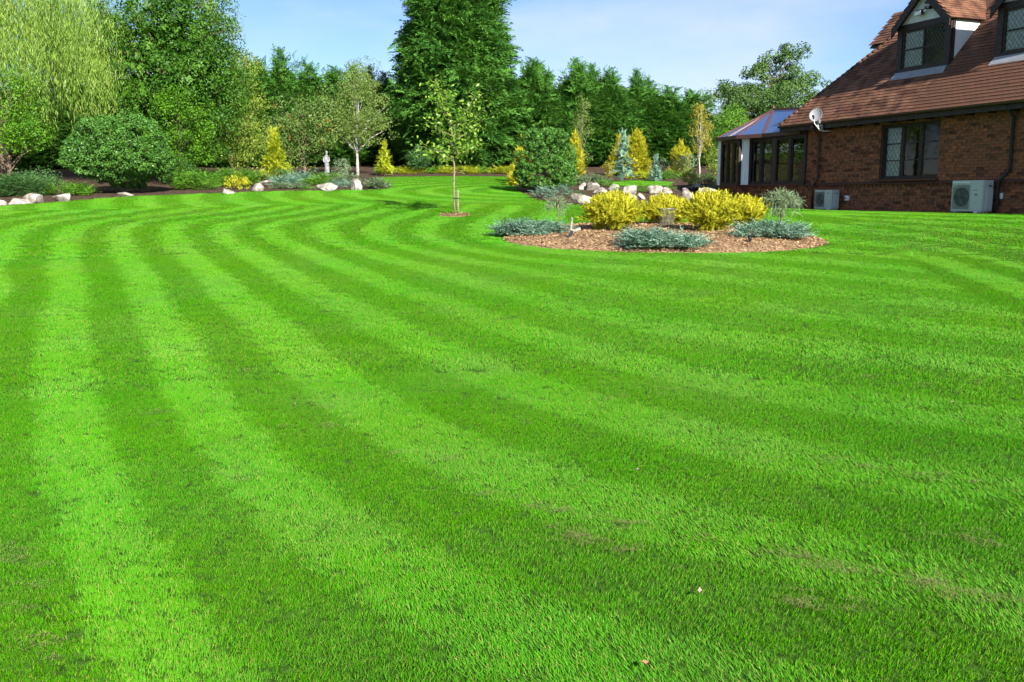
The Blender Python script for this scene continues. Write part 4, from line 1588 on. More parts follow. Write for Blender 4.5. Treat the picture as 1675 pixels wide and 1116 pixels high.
# ------------------------------------------------ things fixed to or standing at the house
def ac_unit(name, a, h, w, ht, dp, gap, label, big):
    """outdoor air conditioner: front at y = -(gap+dp)"""
    t = thing(name, hw(a, h, gap), label, "air conditioner", rz=HROT)
    z0 = .05
    c = MB()
    bw = .012
    y0 = -dp
    # casing as a shell with bevelled front edges
    b = .018
    prof = [(0, y0 + b), (b, y0), (w - b, y0), (w, y0 + b), (w, 0), (0, 0)]
    V = [(x_, y_, z_) for z_ in (z0, ht - .012) for x_, y_ in prof] + [(x_ * .985 + w * .0075, y_ * .97 - dp * .01, ht) for x_, y_ in prof]
    k_ = len(prof)
    F = [tuple(range(k_))[::-1], tuple(range(2 * k_, 3 * k_))]
    for q in range(2):
        F += [(q * k_ + j, q * k_ + (j + 1) % k_, (q + 1) * k_ + (j + 1) % k_, (q + 1) * k_ + j) for j in range(k_)]
    c.add(V, F)
    c.build("casing", AC_W, t)
    gx0, gx1 = .05 * w / .8, w * .60
    gz0, gz1 = z0 + .05, ht - (.10 if big else .05)
    gcx, gcz = (gx0 + gx1) / 2 + .02 * w, (gz0 + gz1) / 2
    R_ = min((gx1 - gx0) / 2 * .93, (gz1 - gz0) / 2 * .9)
    MB().box(gx0, gx1, y0 - .004, y0 - .001, gz0, gz1).build("grille_plate", GREYM, t)
    MB().lathe([(0.001, -.006), (R_, -.006)], 40, (gcx, y0, gcz), 'y').build("fan_opening", BLACK, t)
    fb = MB()
    for q in range(3):
        an = q * 2.094 + .4
        V = []
        for rr_, tw in ((.15, .25), (.6, .42), (.97, .52)):
            for s_ in (-1, 1):
                V.append((gcx + R_ * rr_ * math.cos(an + s_ * tw), y0 - .0085 - .002 * s_, gcz + R_ * rr_ * math.sin(an + s_ * tw)))
        fb.add(V, [(0, 1, 3, 2), (2, 3, 5, 4)])
    fb.build("fan", plain("fan_grey", (.07, .075, .075), .6) if "fan_grey" not in MATS else MATS["fan_grey"], t)
    gr = MB()
    for q in np.linspace(.25, 1.0, 6):
        n_ = 28
        pts = [(gcx + R_ * q * math.cos(2 * math.pi * j / n_), y0 - .014, gcz + R_ * q * math.sin(2 * math.pi * j / n_)) for j in range(n_ + 1)]
        gr.tube(pts, .0028, 4, False)
    for xx in np.arange(gx0, gx1 + .001, .035):
        gr.bar((xx, y0 - .012, gz0), (xx, y0 - .012, gz1), .004, .004, (0, 1, 0))
    gr.build("grille", GREYM, t)
    # separate right-hand front panel and seams
    MB().box(w * .635, w - .03, y0 - .004, y0 - .0005, z0 + .02, ht - .03).build("front_panel", AC_W, t)
    MB().box(w * .625, w * .632, y0 - .003, y0 - .0005, z0 + .015, ht - .02).build("panel_seam", GREYM, t)
    # printed marks
    if big:
        MB().box(.055, .15, y0 - .008, y0 - .0045, ht - .155, ht - .11).build("badge", WHITE, t)
        mk = MB()
        for q0, q1 in ((.068, .088), (.092, .104), (.108, .138)):
            mk.box(q0, q1, y0 - .0095, y0 - .0082, ht - .142, ht - .122)
        mk.build("badge_mark", BLACK, t)
        mk = MB()
        q = w * .70
        for ln, hh in zip((.016, .02, .012, .02, .016, .02, .014, .018), (.012, .018, .012, .02, .012, .012, .018, .012)):
            mk.box(q, q + ln * .8, y0 - .006, y0 - .0042, ht * .69, ht * .69 + hh); q += ln
        mk.build("lettering", BLUEP, t)
        MB().box(w * .76, w * .85, y0 - .006, y0 - .0042, ht * .55, ht * .55 + .026).build("type_plate", BLACK, t)
        MB().box(.03, w * .60, y0 - .007, y0 - .0008, ht - .05, ht - .03).build("top_lip", WHITE, t)
    else:
        mk = MB(); q = w * .76
        for ln in (.02, .02, .016, .02, .014):
            mk.box(q, q + ln * .8, y0 - .006, y0 - .0042, ht * .82, ht * .82 + .022); q += ln
        mk.build("lettering", BLUEP, t)
    # side cover with handle recess, stop valve
    MB().box(w, w + .035, -dp * .62, -.03, z0 + .03, ht * .72).build("valve_cover", AC_W, t)
    MB().box(w + .0005, w + .006, -dp * .45, -dp * .15, ht * .80, ht * .86).build("handle", GREYM, t)
    for q in (w * .14, w * .80):
        MB().box(q, q + .07, y0 - .03, .02, 0, z0).build("foot", WHITE if q > w * .5 else GREYM, t)
    return t


ac_unit("air_conditioner", -.25, 0, .90, .78, .33, .12, "large cream air conditioner with dark fan grille below the right of the window", True)
ac_unit("air_conditioner", -5.27, 0.0, .72, .59, .28, .10, "small cream air conditioner below the satellite dish and downpipe", False)


def switch_box(a, h, label):
    t = thing("isolator_switch", hw(a, h, .0), label, "switch", "switches on the brick wall", rz=HROT)
    MB().box(0, .135, -.055, -.002, 0, .14).build("box", WHITE, t)
    MB().box(.02, .075, -.075, -.054, .045, .085).build("lever", REDP, t)


switch_box(.70, .345, "white switch box with red lever beside the large air conditioner")
switch_box(-4.37, .29, "white switch box with red lever beside the small air conditioner")

# satellite dish on the fascia
dish = thing("satellite_dish", hw(-5.12, 2.42, .40), "grey oval satellite dish on the eaves above the downpipe", "satellite dish", rz=HROT)
aim = Vector((.55, -.72, .36)).normalized()
M3 = aim.to_track_quat('Z', 'Y').to_matrix()
cen = Vector((-.10, -.12, .31))
V, F = [], []
for i in range(7):
    q = i / 6
    for j in range(32):
        an = 2 * math.pi * j / 32
        p = Vector((.175 * q * math.cos(an), .20 * q * math.sin(an), .065 * q * q - .065))
        V.append(cen + M3 @ p)
for i in range(6):
    for j in range(32):
        F.append((i * 32 + j, i * 32 + (j + 1) % 32, (i + 1) * 32 + (j + 1) % 32, (i + 1) * 32 + j))
ds = MB(); ds.add(V, F, True)
b0 = len(V)
ds.add([p - aim * .008 for p in V], [f[::-1] for f in F], True)
rim = [V[6 * 32 + j % 32] - aim * .004 for j in range(33)]
ds.tube(rim, .008, 5, False)
ds.build("reflector", DISHM, dish)
low = cen + M3 @ Vector((0, -.20, 0.0))
lnb = cen + aim * .26 + M3 @ Vector((0, -.17, 0))
arm = MB(); arm.tube([cen - aim * .1, low - aim * .06, lnb], .014, 6); arm.build("arm", GREYM, dish)
lb = MB(); lb.tube([lnb - aim * -.02, lnb - aim * .06, lnb - aim * .10], [.035, .03, .022], 10); lb.tube([lnb + Vector((0, 0, -.02)), lnb + Vector((.02, .02, -.09))], .02, 8); lb.build("receiver", BLACK, dish)
br = MB(); br.tube([(0, .02, -.06), (0, -.08, -.05), (-.04, -.10, .05), cen - aim * .11], .022, 8); br.box(-.07, .07, .0, .03, -.14, .04); br.box(-.06, .05, -.12, -.05, .06, .16)
br.build("bracket", GREYM, dish)
cb = MB(); cb.tube([lnb + Vector((.02, .02, -.09)), lnb + Vector((.0, .06, -.2)), (.02, -.05, -.13), (.10, .03, -.16), (.12, .36, -.15)], .012, 6); cb.build("cable", WHITE, dish)

# security lamp under the gable
lamp = thing("security_light", hw(-2.62, 5.17, -DY + .02), "white floodlight with black sensor on the dormer gable", "light", rz=HROT)
q = MB(); q.box(-.14, .08, -.14, -.04, -.05, .07); q.build("floodlight_housing", BLACK, lamp)
q = MB(); q.box(-.13, .07, -.165, -.138, -.06, .04); q.build("lens", WHITE, lamp)
q = MB(); q.bar((.08, -.06, .02), (.14, -.02, .05), .04, .05); q.build("bracket", WHITE, lamp)
cm = thing("security_camera", hw(-2.33, 5.27, -DY + .02), "small black camera on its bracket beside the gable floodlight", "camera", rz=HROT)
q = MB(); q.box(-.15, .05, -.12, -.0, .10, .15); q.build("mount", BLACK, cm)
q = MB(); q.tube([(-.02, -.05, .1), (-.01, -.06, -.02)], .018, 6); q.build("bracket", BLACK, cm)
q = MB(); q.tube([(-.03, -.20, -.03), (.02, -.03, -.02)], .042, 10); q.build("camera_body", BLACK, cm)

# ================================================================== planting
def fmat(name, c0, c1, **k):
    return MATS[name] if name in MATS else leafy(name, c0, c1, **k)


YEW = lambda: fmat("leyland_green", (.034, .120, .018), (.112, .275, .040), trans=.22, rough=.75, spec=.08)
GOLD = lambda: fmat("golden_conifer", (.23, .26, .006), (.68, .65, .05), trans=.3, rough=.6, spec=.2, tint=1.1)
GOLDG = lambda: fmat("golden_green_conifer", (.19, .29, .012), (.56, .60, .04), trans=.3, rough=.6, spec=.2, tint=1.1)
BLUE = lambda: fmat("blue_juniper", (.095, .195, .130), (.27, .42, .305), trans=.12, rough=.6, spec=.25)
GREENJ = lambda: fmat("green_juniper", (.050, .170, .018), (.20, .42, .035), trans=.2, rough=.6, spec=.2)
DARKJ = lambda: fmat("dark_juniper", (.030, .095, .026), (.10, .21, .055), trans=.15, rough=.6, spec=.2)
SAGE = lambda: fmat("sage_shrub", (.10, .17, .085), (.28, .37, .20), trans=.2, rough=.6, spec=.2)
LAUREL = lambda: fmat("laurel_leaf", (.036, .125, .015), (.105, .25, .032), trans=.2, rough=.42, spec=.38)
ALDER = lambda: fmat("alder_leaf", (.024, .095, .010), (.105, .25, .020), trans=.35)
LIME = lambda: fmat("yellow_green_leaf", (.11, .21, .016), (.36, .45, .07), trans=.4)
WILLOW = lambda: fmat("willow_leaf", (.075, .185, .016), (.32, .46, .075), trans=.35, rough=.5)
MAPLE = lambda: fmat("maple_leaf", (.045, .165, .010), (.18, .39, .02), trans=.4)
OAKL = lambda: fmat("oak_leaf", (.034, .090, .016), (.120, .215, .042), trans=.25)
BIRCHL = lambda: fmat("birch_leaf", (.080, .155, .024), (.25, .34, .08), trans=.35)
AMBER = lambda: fmat("amber_leaf", (.20, .20, .02), (.46, .42, .06), trans=.35)
SAPL = lambda: fmat("sapling_leaf", (.075, .20, .012), (.32, .46, .06), trans=.4, rough=.4)
ROWAN = lambda: fmat("rowan_leaf", (.060, .145, .024), (.20, .29, .06), trans=.3)


def ellipsoid_fronds(r, n, protos, cen, rad_, length, out=.6, up=.6, shell=.75, zmin=None, droop=0., jit=.3, flat=True):
    """fronds rooted through an ellipsoid, pointing outwards/upwards"""
    d = rdir(n, r)
    if zmin is not None:
        d[:, 2] = np.where(d[:, 2] < zmin, -d[:, 2] * .4, d[:, 2])
        d = unit(d)
    q = (shell + (1 - shell) * r.random(n))
    O = np.array(cen) + d * np.array(rad_) * q[:, None]
    f = unit(d * out + np.array([0, 0, up - droop]) + r.normal(0, jit, (n, 3)))
    upv = unit(r.normal(0, .5, (n, 3)) + (np.array([0, 0, 1.]) if flat else d))
    return O - f * length * .35, frames(f, upv), d


def shrub(name, base, kind_, w, h, label, cat="shrub", seed=0, mat=None, dens=1.0, group=None, depth=None, flen=None):
    """low shrubs and junipers made of fronds; base on the ground"""
    r = np.random.default_rng(seed)
    t = thing(name, base, label, cat, group)
    dp = depth or w
    C = Cards()
    far_ = min(1.0, 19.0 / max(base[1], 1.0))        # far plants need fewer, larger sprays
    dens = dens * far_
    if kind_ == 'juniper':                      # spreading: many low arching fronds from a few centres
        n = int(900 * dens * max(.45, w * dp / 1.2))
        cx = r.uniform(-.8, .8, (max(4, int(w * dp * 7)), 2)); cx = cx[(cx ** 2).sum(1) < .75]
        cx = cx * np.array([w / 2, dp / 2])
        i = r.integers(0, len(cx), n)
        az = r.uniform(0, 2 * np.pi, n); el = r.uniform(-.05, .6, n)
        f = np.column_stack([np.cos(az) * np.cos(el), np.sin(az) * np.cos(el), np.sin(el)])
        L = (flen or min(.30, .24 * max(w, dp))) * (1 + .35 * (1 - far_))
        O = np.column_stack([cx[i] + r.normal(0, .08, (n, 2)), r.uniform(.0, .75, n) ** 1.0 * h])
        ee = np.sqrt(np.clip(1 - (O[:, 0] / (w / 2)) ** 2 - (O[:, 1] / (dp / 2)) ** 2, .12, 1))
        O[:, 2] *= ee
        C.scatter(JUN, O, frames(f, np.array([0, 0, 1.]) + r.normal(0, .35, (n, 3))), L * r.uniform(.6, 1.15, n), r.uniform(.2, .8, n) , .2, r)
    elif kind_ == 'thuja':                      # rounded golden bush of upright sprays
        n = int(1200 * dens * max(.5, w * h / 1.0))
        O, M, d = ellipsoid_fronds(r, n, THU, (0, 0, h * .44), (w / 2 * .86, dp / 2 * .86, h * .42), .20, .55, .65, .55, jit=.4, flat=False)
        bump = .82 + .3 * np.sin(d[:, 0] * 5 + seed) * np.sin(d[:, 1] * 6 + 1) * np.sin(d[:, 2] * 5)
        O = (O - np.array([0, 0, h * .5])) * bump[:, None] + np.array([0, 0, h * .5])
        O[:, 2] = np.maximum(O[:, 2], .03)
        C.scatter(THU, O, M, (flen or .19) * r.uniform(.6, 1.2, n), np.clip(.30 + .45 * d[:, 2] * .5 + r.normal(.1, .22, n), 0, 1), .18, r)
    elif kind_ == 'leaf':                       # loose leafy shrub
        nc = int(46 * dens * max(.5, w * h))
        P, cr = crown_clumps([((0, 0, h * .52), (w / 2 * .82, dp / 2 * .82, h * .45))], nc, r, .12 * max(w, h), .2 * max(w, h), .3)
        leaves_in(C, P, cr, int(34 * dens), flen or .07, r)
    m_ = (mat or GREENJ)()
    obj("foliage", C.mesh("foliage"), m_, t)
    st = MB()
    for i in range(3):
        an = i * 2.1 + seed
        st.tube([(0, 0, -.05), (.12 * w * math.cos(an), .12 * dp * math.sin(an), h * .28), (.25 * w * math.cos(an), .25 * dp * math.sin(an), h * .55)], [.022, .016, .006], 5)
    st.build("stem", BARK, t)
    return t


def conifer(name, base, w, h, label, seed, mat, protos=CYP, nf=1700, flen=.75, shape='cone', trunk=.12, skirt=.05, cat="tree", group=None, bark=None, mesh=None, rz=0.0, scale=1.0, power=.8, lean=.12, gaps=.0):
    """conical or columnar evergreen: outward fronds over the whole profile"""
    r = np.random.default_rng(seed)
    t = thing(name, base, label, cat, group, rz)
    if mesh is None:
        C = Cards()
        u = r.random(nf) ** .85
        if shape == 'cone':
            prof = (1 - u) ** power
        elif shape == 'hedge':
            u = u * .90
            prof = np.clip((.90 - u) / .46, 0, 1) ** .7 * (.88 + .12 * sstep(0, .1, u))
        elif shape == 'column':
            prof = np.clip((1 - u ** 5), 0, 1) * (.86 + .14 * np.sin(u * 9 + seed)) * (.8 + .2 * sstep(0, .15, u))
        else:
            prof = np.sqrt(np.clip(1 - (2 * u - 1) ** 2, 0, 1))
        az = r.uniform(0, 2 * np.pi, nf)
        lump = 1 + .09 * np.sin(az * 3 + seed) + .07 * np.sin(az * 5 + u * 14 + seed) + .06 * np.sin(u * 40 + az * 2)
        q = r.uniform(.72, 1.0, nf)
        R_ = w / 2 * prof * lump * q
        O = np.column_stack([R_ * np.cos(az), R_ * np.sin(az), skirt * h + u * h * (1 - skirt) * .97])
        f = np.column_stack([np.cos(az), np.sin(az), r.uniform(-.25, .55, nf) + lean + u ** 3 * 1.2]) + r.normal(0, .25, (nf, 3))
        f = unit(f)
        L = flen * r.uniform(.55, 1.15, nf) * (.55 + .45 * (1 - u))
        up = np.array([0, 0, 1.]) + r.normal(0, .45, (nf, 3))
        C.scatter(protos, O - f * (L * .45)[:, None], frames(f, up), L, np.clip(.45 + .25 * np.sin(az * 4 + u * 17 + seed) + r.normal(0, .2, nf), 0, 1), .16, r)
        # dense inner growth
        k = nf // 5
        i = r.choice(nf, k, replace=False)
        C.add(O[i] * np.array([.74, .74, .97]), rdir(k, r) * (L[i] * .55)[:, None], rdir(k, r) * (L[i] * .42)[:, None], r.random(k))
        i = r.choice(nf, k, replace=False)
        C.add(O[i] * np.array([.45, .45, .97]), rdir(k, r) * (L[i] * .7)[:, None], rdir(k, r) * (L[i] * .6)[:, None], r.random(k))
        # ragged leaders at the top
        k = 40
        f = unit(np.column_stack([r.normal(0, .3, k), r.normal(0, .3, k), np.ones(k)]))
        C.scatter(protos, np.column_stack([r.normal(0, w * .05, (k, 2)), h * r.uniform(.84, 1.0, k)]), frames(f, rdir(k, r)), flen * r.uniform(.4, .9, k), r.random(k), .15, r)
        if shape == 'hedge':                     # several ragged tips of different height
            for j_ in range(6):
                big_ = j_ == 0
                an = r.uniform(0, 6.283); ro = w * (.03 if big_ else r.uniform(.12, .36)); ht_ = h * (1.05 if big_ else r.uniform(.82, .98)); k = 240 if big_ else 60
                z_ = ht_ - r.random(k) ** .7 * (h * .40 if big_ else 1.7)
                wd = (ht_ - z_) * (.24 if big_ else .19) + .01
                a2 = r.uniform(0, 6.283, k)
                f = unit(np.column_stack([np.cos(a2), np.sin(a2), r.uniform(.1, 1.2, k)]))
                C.scatter(protos, np.column_stack([ro * math.cos(an) + np.cos(a2) * wd, ro * math.sin(an) + np.sin(a2) * wd, z_]) - f * .12, frames(f, rdir(k, r)), r.uniform(.25, .55, k), r.random(k), .15, r)
        mesh = C.mesh("crown")
    obj("crown", mesh, mat(), t)
    mb = MB(); mb.tube([(0, 0, -.1), (0, 0, h * .5), (0, 0, h * .94)], [trunk, trunk * .6, .015], 8)
    mb.build("trunk", bark or BARK, t)
    return t, mesh


def broadleaf(name, base, label, seed, mat, shape, ncl, nl, size, trunk_r, trunk_top, cat="tree", bark=None, clump=(.28, .6), shell=.45, aspect=.5, droop=0., nl_limb=22, group=None, extra=None, vh=True, up=.35, core=0):
    r = np.random.default_rng(seed)
    t = thing(name, base, label, cat, group)
    C = Cards()
    P, cr = crown_clumps(shape, ncl, r, clump[0], clump[1], shell)
    P[:, 2] = np.maximum(P[:, 2], .25)
    leaves_in(C, P, cr, nl, size, r, aspect=aspect, droop=droop, up=up)
    if core:
        i = r.integers(0, len(P), core)
        cc = P.mean(0)
        C.add(cc + (P[i] - cc) * r.uniform(.35, .85, (core, 1)), rdir(core, r) * .20, rdir(core, r) * .15, r.random(core))
    obj("crown", C.mesh("crown"), mat(), t)
    mb = MB()
    tips = P[r.choice(len(P), min(nl_limb, len(P)), replace=False)]
    limbs(mb, (0, 0, -.15), trunk_top, trunk_r, tips, r)
    mb.build("trunk", bark or BARK, t)
    if extra:
        extra(t, P, cr, r)
    return t


# ------------------------------------------------ rocks
def rock(px0, px1, py0, py1, label, seed, Y=None, tall=1.0, mat=None, flatten=1.0):
    r = np.random.default_rng(seed)
    b = spot((px0 + px1) / 2, py1) if Y is None else base_at((px0 + px1) / 2, Y)
    sc = b[1] / 1500
    w, h = (px1 - px0) * sc, (py1 - py0) * sc * tall
    bm = bmesh.new()
    bmesh.ops.create_icosphere(bm, subdivisions=3, radius=1)
    axs = rdir(9, r); off = r.uniform(.34, .84, 9)
    for v in bm.verts:
        p = np.array(v.co)
        for a_, o_ in zip(axs, off):         # broken faces
            e = p @ a_ - o_
            if e > 0:
                p = p - a_ * e * .96
        p = p * (1 + .07 * math.sin(p[0] * 7 + seed) * math.sin(p[1] * 6 + p[2] * 5) + r.normal(0, .018))
        v.co = (p[0], p[1] * .8, p[2])
    xs_ = [v.co.x for v in bm.verts]; z1_ = max(v.co.z for v in bm.verts)
    kx = w / (max(xs_) - min(xs_)); kz = h / (z1_ + .35)
    for v in bm.verts:
        v.co = (v.co.x * kx, v.co.y * max(kx, kz * .8), max(v.co.z, -.45) * kz)
    zs = [v.co.z for v in bm.verts]
    me = bpy.data.meshes.new("rock"); bm.to_mesh(me); bm.free()
    lift = h - max(zs)
    o = obj("rock", me, mat or ROCK, loc=(b[0], b[1] + w * .3, float(terrain(b[0], b[1] + w * .3)) + lift + BEDL(b[0], b[1] + w * .3)))
    o.rotation_euler = (0, 0, r.uniform(-.25, .25))
    return tag(o, label, "rock", "pale rocks edging the beds")


def BEDL(x, y):
    """extra height of the planting bed's mound at a point (the sheet rises between its front and back line)"""
    d = np.min(np.hypot(perim[:, 0] - x, perim[:, 1] - y))
    if point_in_poly(np.array([x]), np.array([y]), lawn_poly)[0]:
        return 0.0
    return 0.0


def bspot(px, py):
    p = spot(px, py)
    p[2] += BEDL(p[0], p[1])
    return p


def bbase(px, Y):
    p = base_at(px, Y)
    p[2] += BEDL(p[0], p[1])
    return p


def S(p):
    """metres for one photo pixel at that place"""
    return p[1] / 1500


rocks = [
    (-12, 8, 327, 337, "pale rock cut off by the picture edge in the front of the left bed"),
    (6, 42, 325, 335, "long flat pale slab beside the leftmost rocks"),
    (36, 68, 317, 333, "pale humped rock in front of the dark conifer in the left bed"),
    (83, 114, 316, 330, "pale rock in front of the brownish juniper in the left bed"),
    (188, 217, 315, 322, "flat pale rock in front of the round clipped bush"),
    (360, 380, 309, 318, "small white pointed rock in front of the yellow shrub"),
    (411, 429, 300, 313.5, "white rounded rock just beside the yellow shrub"),
    (517, 553, 300.5, 313, "broad grey flat-topped rock at the lawn edge by blue junipers"),
    (572, 592, 292, 311.5, "tall grey rock half behind the spiky juniper at the bed's tip"),
    (933, 971, 317, 334, "long pale rock with a dark end behind the small weeping tree"),
    (1050, 1068, 329, 340, "pale rock low between two golden bushes"),
]
for i, (a_, b_, c_, d_, lb) in enumerate(rocks):
    rock(a_, b_, c_, d_, lb, 500 + i)
rocks2 = [
    (425, 458, 295, 306, 33.6, "long grey rock above the white rock in the left bed"),
    (413, 445, 275, 286, 38.0, "broad grey rock below the golden conifer in the left bed"),
    (509, 524, 276, 284, 38.5, "small pale rock near the foot of the statue"),
    (946, 960, 299, 311, 30.0, "small upright rock at the rockery end by the clipped dome"),
    (957, 979, 299, 312, 30.4, "angular pale rock second from the clipped dome in the rockery"),
    (972, 998, 307, 318, 29.2, "low wide rock behind the first golden bush"),
    (992, 1011, 301, 314, 30.2, "rounded pale rock behind the top of the first golden bush"),
    (1018, 1041, 304, 318, 29.6, "brownish rounded rock between green cushions in the rockery"),
    (1058, 1086, 304, 317, 29.8, "long pale rock in the middle of the rockery"),
    (1083, 1101, 307, 319, 29.4, "pale rock right next to the long rockery stone"),
    (1041, 1056, 316, 327, 27.2, "small round rock in front of the rockery above a golden bush"),
    (1028, 1043, 318, 329, 26.8, "small grey rock beside the round rock above the golden bush"),
    (1069, 1081, 318, 326, 27.0, "tiny pale rock above the middle golden bush"),
    (1116, 1139, 308, 328, 27.4, "tall white rock standing above the golden bushes"),
    (1126, 1150, 302, 311, 29.2, "flat pale rock under the variegated shrub"),
    (1137, 1178, 308, 321, 28.6, "long pale rock nearest the conservatory"),
    (1128, 1145, 324, 333, 26.6, "low pale rock below the tall white rock"),
]
for i, (a_, b_, c_, d_, Y_, lb) in enumerate(rocks2):
    rock(a_, b_, c_, d_, lb, 600 + i)

# ------------------------------------------------ island planting
def isp(px, py):
    p = spot(px, py)
    p[2] = float(island_z(p[0], p[1])) - .01
    return p


p = isp(870, 388); p[1] += .1
shrub("blue_juniper", p, 'juniper', 1.9, .29, "blue spreading juniper at the end of the island bed under the small weeping tree", seed=1, mat=BLUE, depth=.7, dens=1.3)
p = isp(1070, 409)
shrub("blue_juniper", p, 'juniper', 2.0, .32, "blue spreading juniper at the front edge of the island bed", seed=2, mat=BLUE, depth=.8, dens=1.4)
p = isp(1265, 395); 
shrub("blue_juniper", p, 'juniper', 1.65, .31, "blue spreading juniper at the house end of the island bed", seed=3, mat=BLUE, depth=.9, dens=1.3)
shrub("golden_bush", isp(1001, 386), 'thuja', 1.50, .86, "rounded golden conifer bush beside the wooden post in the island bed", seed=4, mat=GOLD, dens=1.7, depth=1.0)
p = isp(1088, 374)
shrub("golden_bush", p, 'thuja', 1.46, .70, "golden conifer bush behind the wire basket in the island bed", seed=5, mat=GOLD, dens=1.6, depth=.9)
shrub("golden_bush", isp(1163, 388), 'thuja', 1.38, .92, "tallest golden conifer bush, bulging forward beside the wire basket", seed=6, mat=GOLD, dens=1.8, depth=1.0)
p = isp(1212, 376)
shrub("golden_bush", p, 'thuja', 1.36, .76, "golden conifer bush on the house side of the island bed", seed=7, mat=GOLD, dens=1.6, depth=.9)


def weeping(base, h, w, label, seed, nb, mat, tr=.02):
    r = np.random.default_rng(seed)
    t = thing("weeping_tree", base, label, "tree", "small grafted weeping trees")
    mb = MB()
    top = np.array([.02, 0, h * .78])
    mb.tube([(0, 0, -.08), (.015, 0, h * .4), top], [tr, tr * .9, tr * .8], 7)
    C = Cards()
    for i in range(nb):
        az = r.uniform(0, 6.283); rr = w / 2 * r.uniform(.3, 1.0)
        out = np.array([math.cos(az), math.sin(az), 0])
        hh = h * r.uniform(.84, 1.02); end = h * r.uniform(.42, .86)
        pts = [top, top + out * rr * .45 + np.array([0, 0, (hh - top[2]) * 1.0]), top + out * rr * .9 + np.array([0, 0, (hh - top[2]) * .3]), top * np.array([1, 1, 0]) + out * rr * 1.05 + np.array([0, 0, end])]
        mb.tube(pts, [.008, .006, .004, .002], 4, False)
        P_ = smooth_line(pts, 6)[5:]
        f = np.gradient(P_, axis=0)
        C.scatter(JUN, np.repeat(P_, 2, 0), frames(np.repeat(f, 2, 0) + r.normal(0, .03, (2 * len(P_), 3)), rdir(2 * len(P_), r)), np.full(2 * len(P_), .15) * r.uniform(.6, 1.2, 2 * len(P_)), r.random(2 * len(P_)), .2, r)
    obj("crown", C.mesh("crown"), mat(), t)
    mb.build("trunk", PALEBARK if tr < .025 else BARK, t)
    return t


weeping(isp(911, 369), .62, .58, "thin weeping conifer standing at the back end of the island bed", 41, 13, SAGE, .018)
weeping(isp(1276, 374), .78, .95, "weeping blue conifer in the island bed in front of the small air conditioner", 42, 40, SAGE, .026)

# wire mesh basket
pb = isp(1090, 376)
wb = thing("wire_basket", pb, "tapered grey wire mesh basket between the golden bushes", "basket")
wm = plain("galvanised_wire", (.30, .29, .25), .5, .4, metal=.4, var=.15)
q = MB()
for i in range(26):
    an = 2 * math.pi * i / 26
    q.tube([(.13 * math.cos(an), .11 * math.sin(an), 0), (.185 * math.cos(an), .15 * math.sin(an), .36)], .0028, 4, False)
for i in range(14):
    z = .36 * i / 13; k_ = .13 + .055 * i / 13; k2 = .11 + .04 * i / 13
    q.tube([(k_ * math.cos(2 * math.pi * j / 24), k2 * math.sin(2 * math.pi * j / 24), z) for j in range(25)], .0028, 4, False)
q.build("mesh", wm, wb)
q = MB(); q.tube([(.187 * math.cos(2 * math.pi * j / 24), .152 * math.sin(2 * math.pi * j / 24), .362) for j in range(25)], .008, 6, False); q.build("rim", GREYM, wb)
C = Cards(); r = np.random.default_rng(91)
n = 260
O = np.column_stack([r.normal(0, .07, n), r.normal(0, .06, n), r.uniform(.02, .32, n)])
C.add(O, rdir(n, r) * .03, rdir(n, r) * .004, r.random(n))
obj("dry_twigs", C.mesh("dry_twigs"), STRAW, wb)

# wooden post with cross arm, and low garden spotlights
pp = isp(933, 397)
gp = thing("garden_post", pp, "small weathered grey wooden post with a crosspiece in the island bed", "post")
GW = plain("weathered_wood", (.20, .18, .15), .85, .2, var=.3, scale=20, col2=(.34, .31, .27), bump=.4)
q = MB(); q.bar((0, 0, -.05), (.03, .01, .40), .035, .035, (0, 1, 0)); q.build("upright", GW, gp)
q = MB(); q.bar((-.03, -.02, .12), (.19, .0, .19), .05, .03, (0, 1, 0)); q.build("crosspiece", GW, gp)
q = MB(); q.bar((-.055, -.02, -.04), (.03, -.02, .15), .07, .03, (0, 1, 0)); q.build("brace", BLACK, gp)


def spotlight(p, label):
    t = thing("garden_spotlight", p, label, "spotlight", "spotlights in the island bed")
    q = MB(); q.tube([(0, 0, -.05), (0, 0, .06)], .012, 6); q.build("spike", BLACK, t)
    q = MB(); q.tube([(-.01, -.05, .06), (0, .0, .085), (.01, .05, .12)], [.03, .036, .045], 12); q.build("housing", BLACK, t)
    q = MB(); q.lathe([(.001, 0), (.036, 0)], 12, (.012, .056, .125), 'y'); q.build("lens", DISHM, t)


spotlight(isp(1226, 404), "small black spotlight in the bark chips before the house-end juniper")
spotlight(isp(1281, 381), "small dark spotlight at the foot of the weeping blue conifer")
p = isp(1232, 398)
shrub("young_juniper", p, 'juniper', .22, .34, "tiny upright juniper seedling behind the front spotlight", seed=9, mat=SAGE, dens=.12, flen=.14)

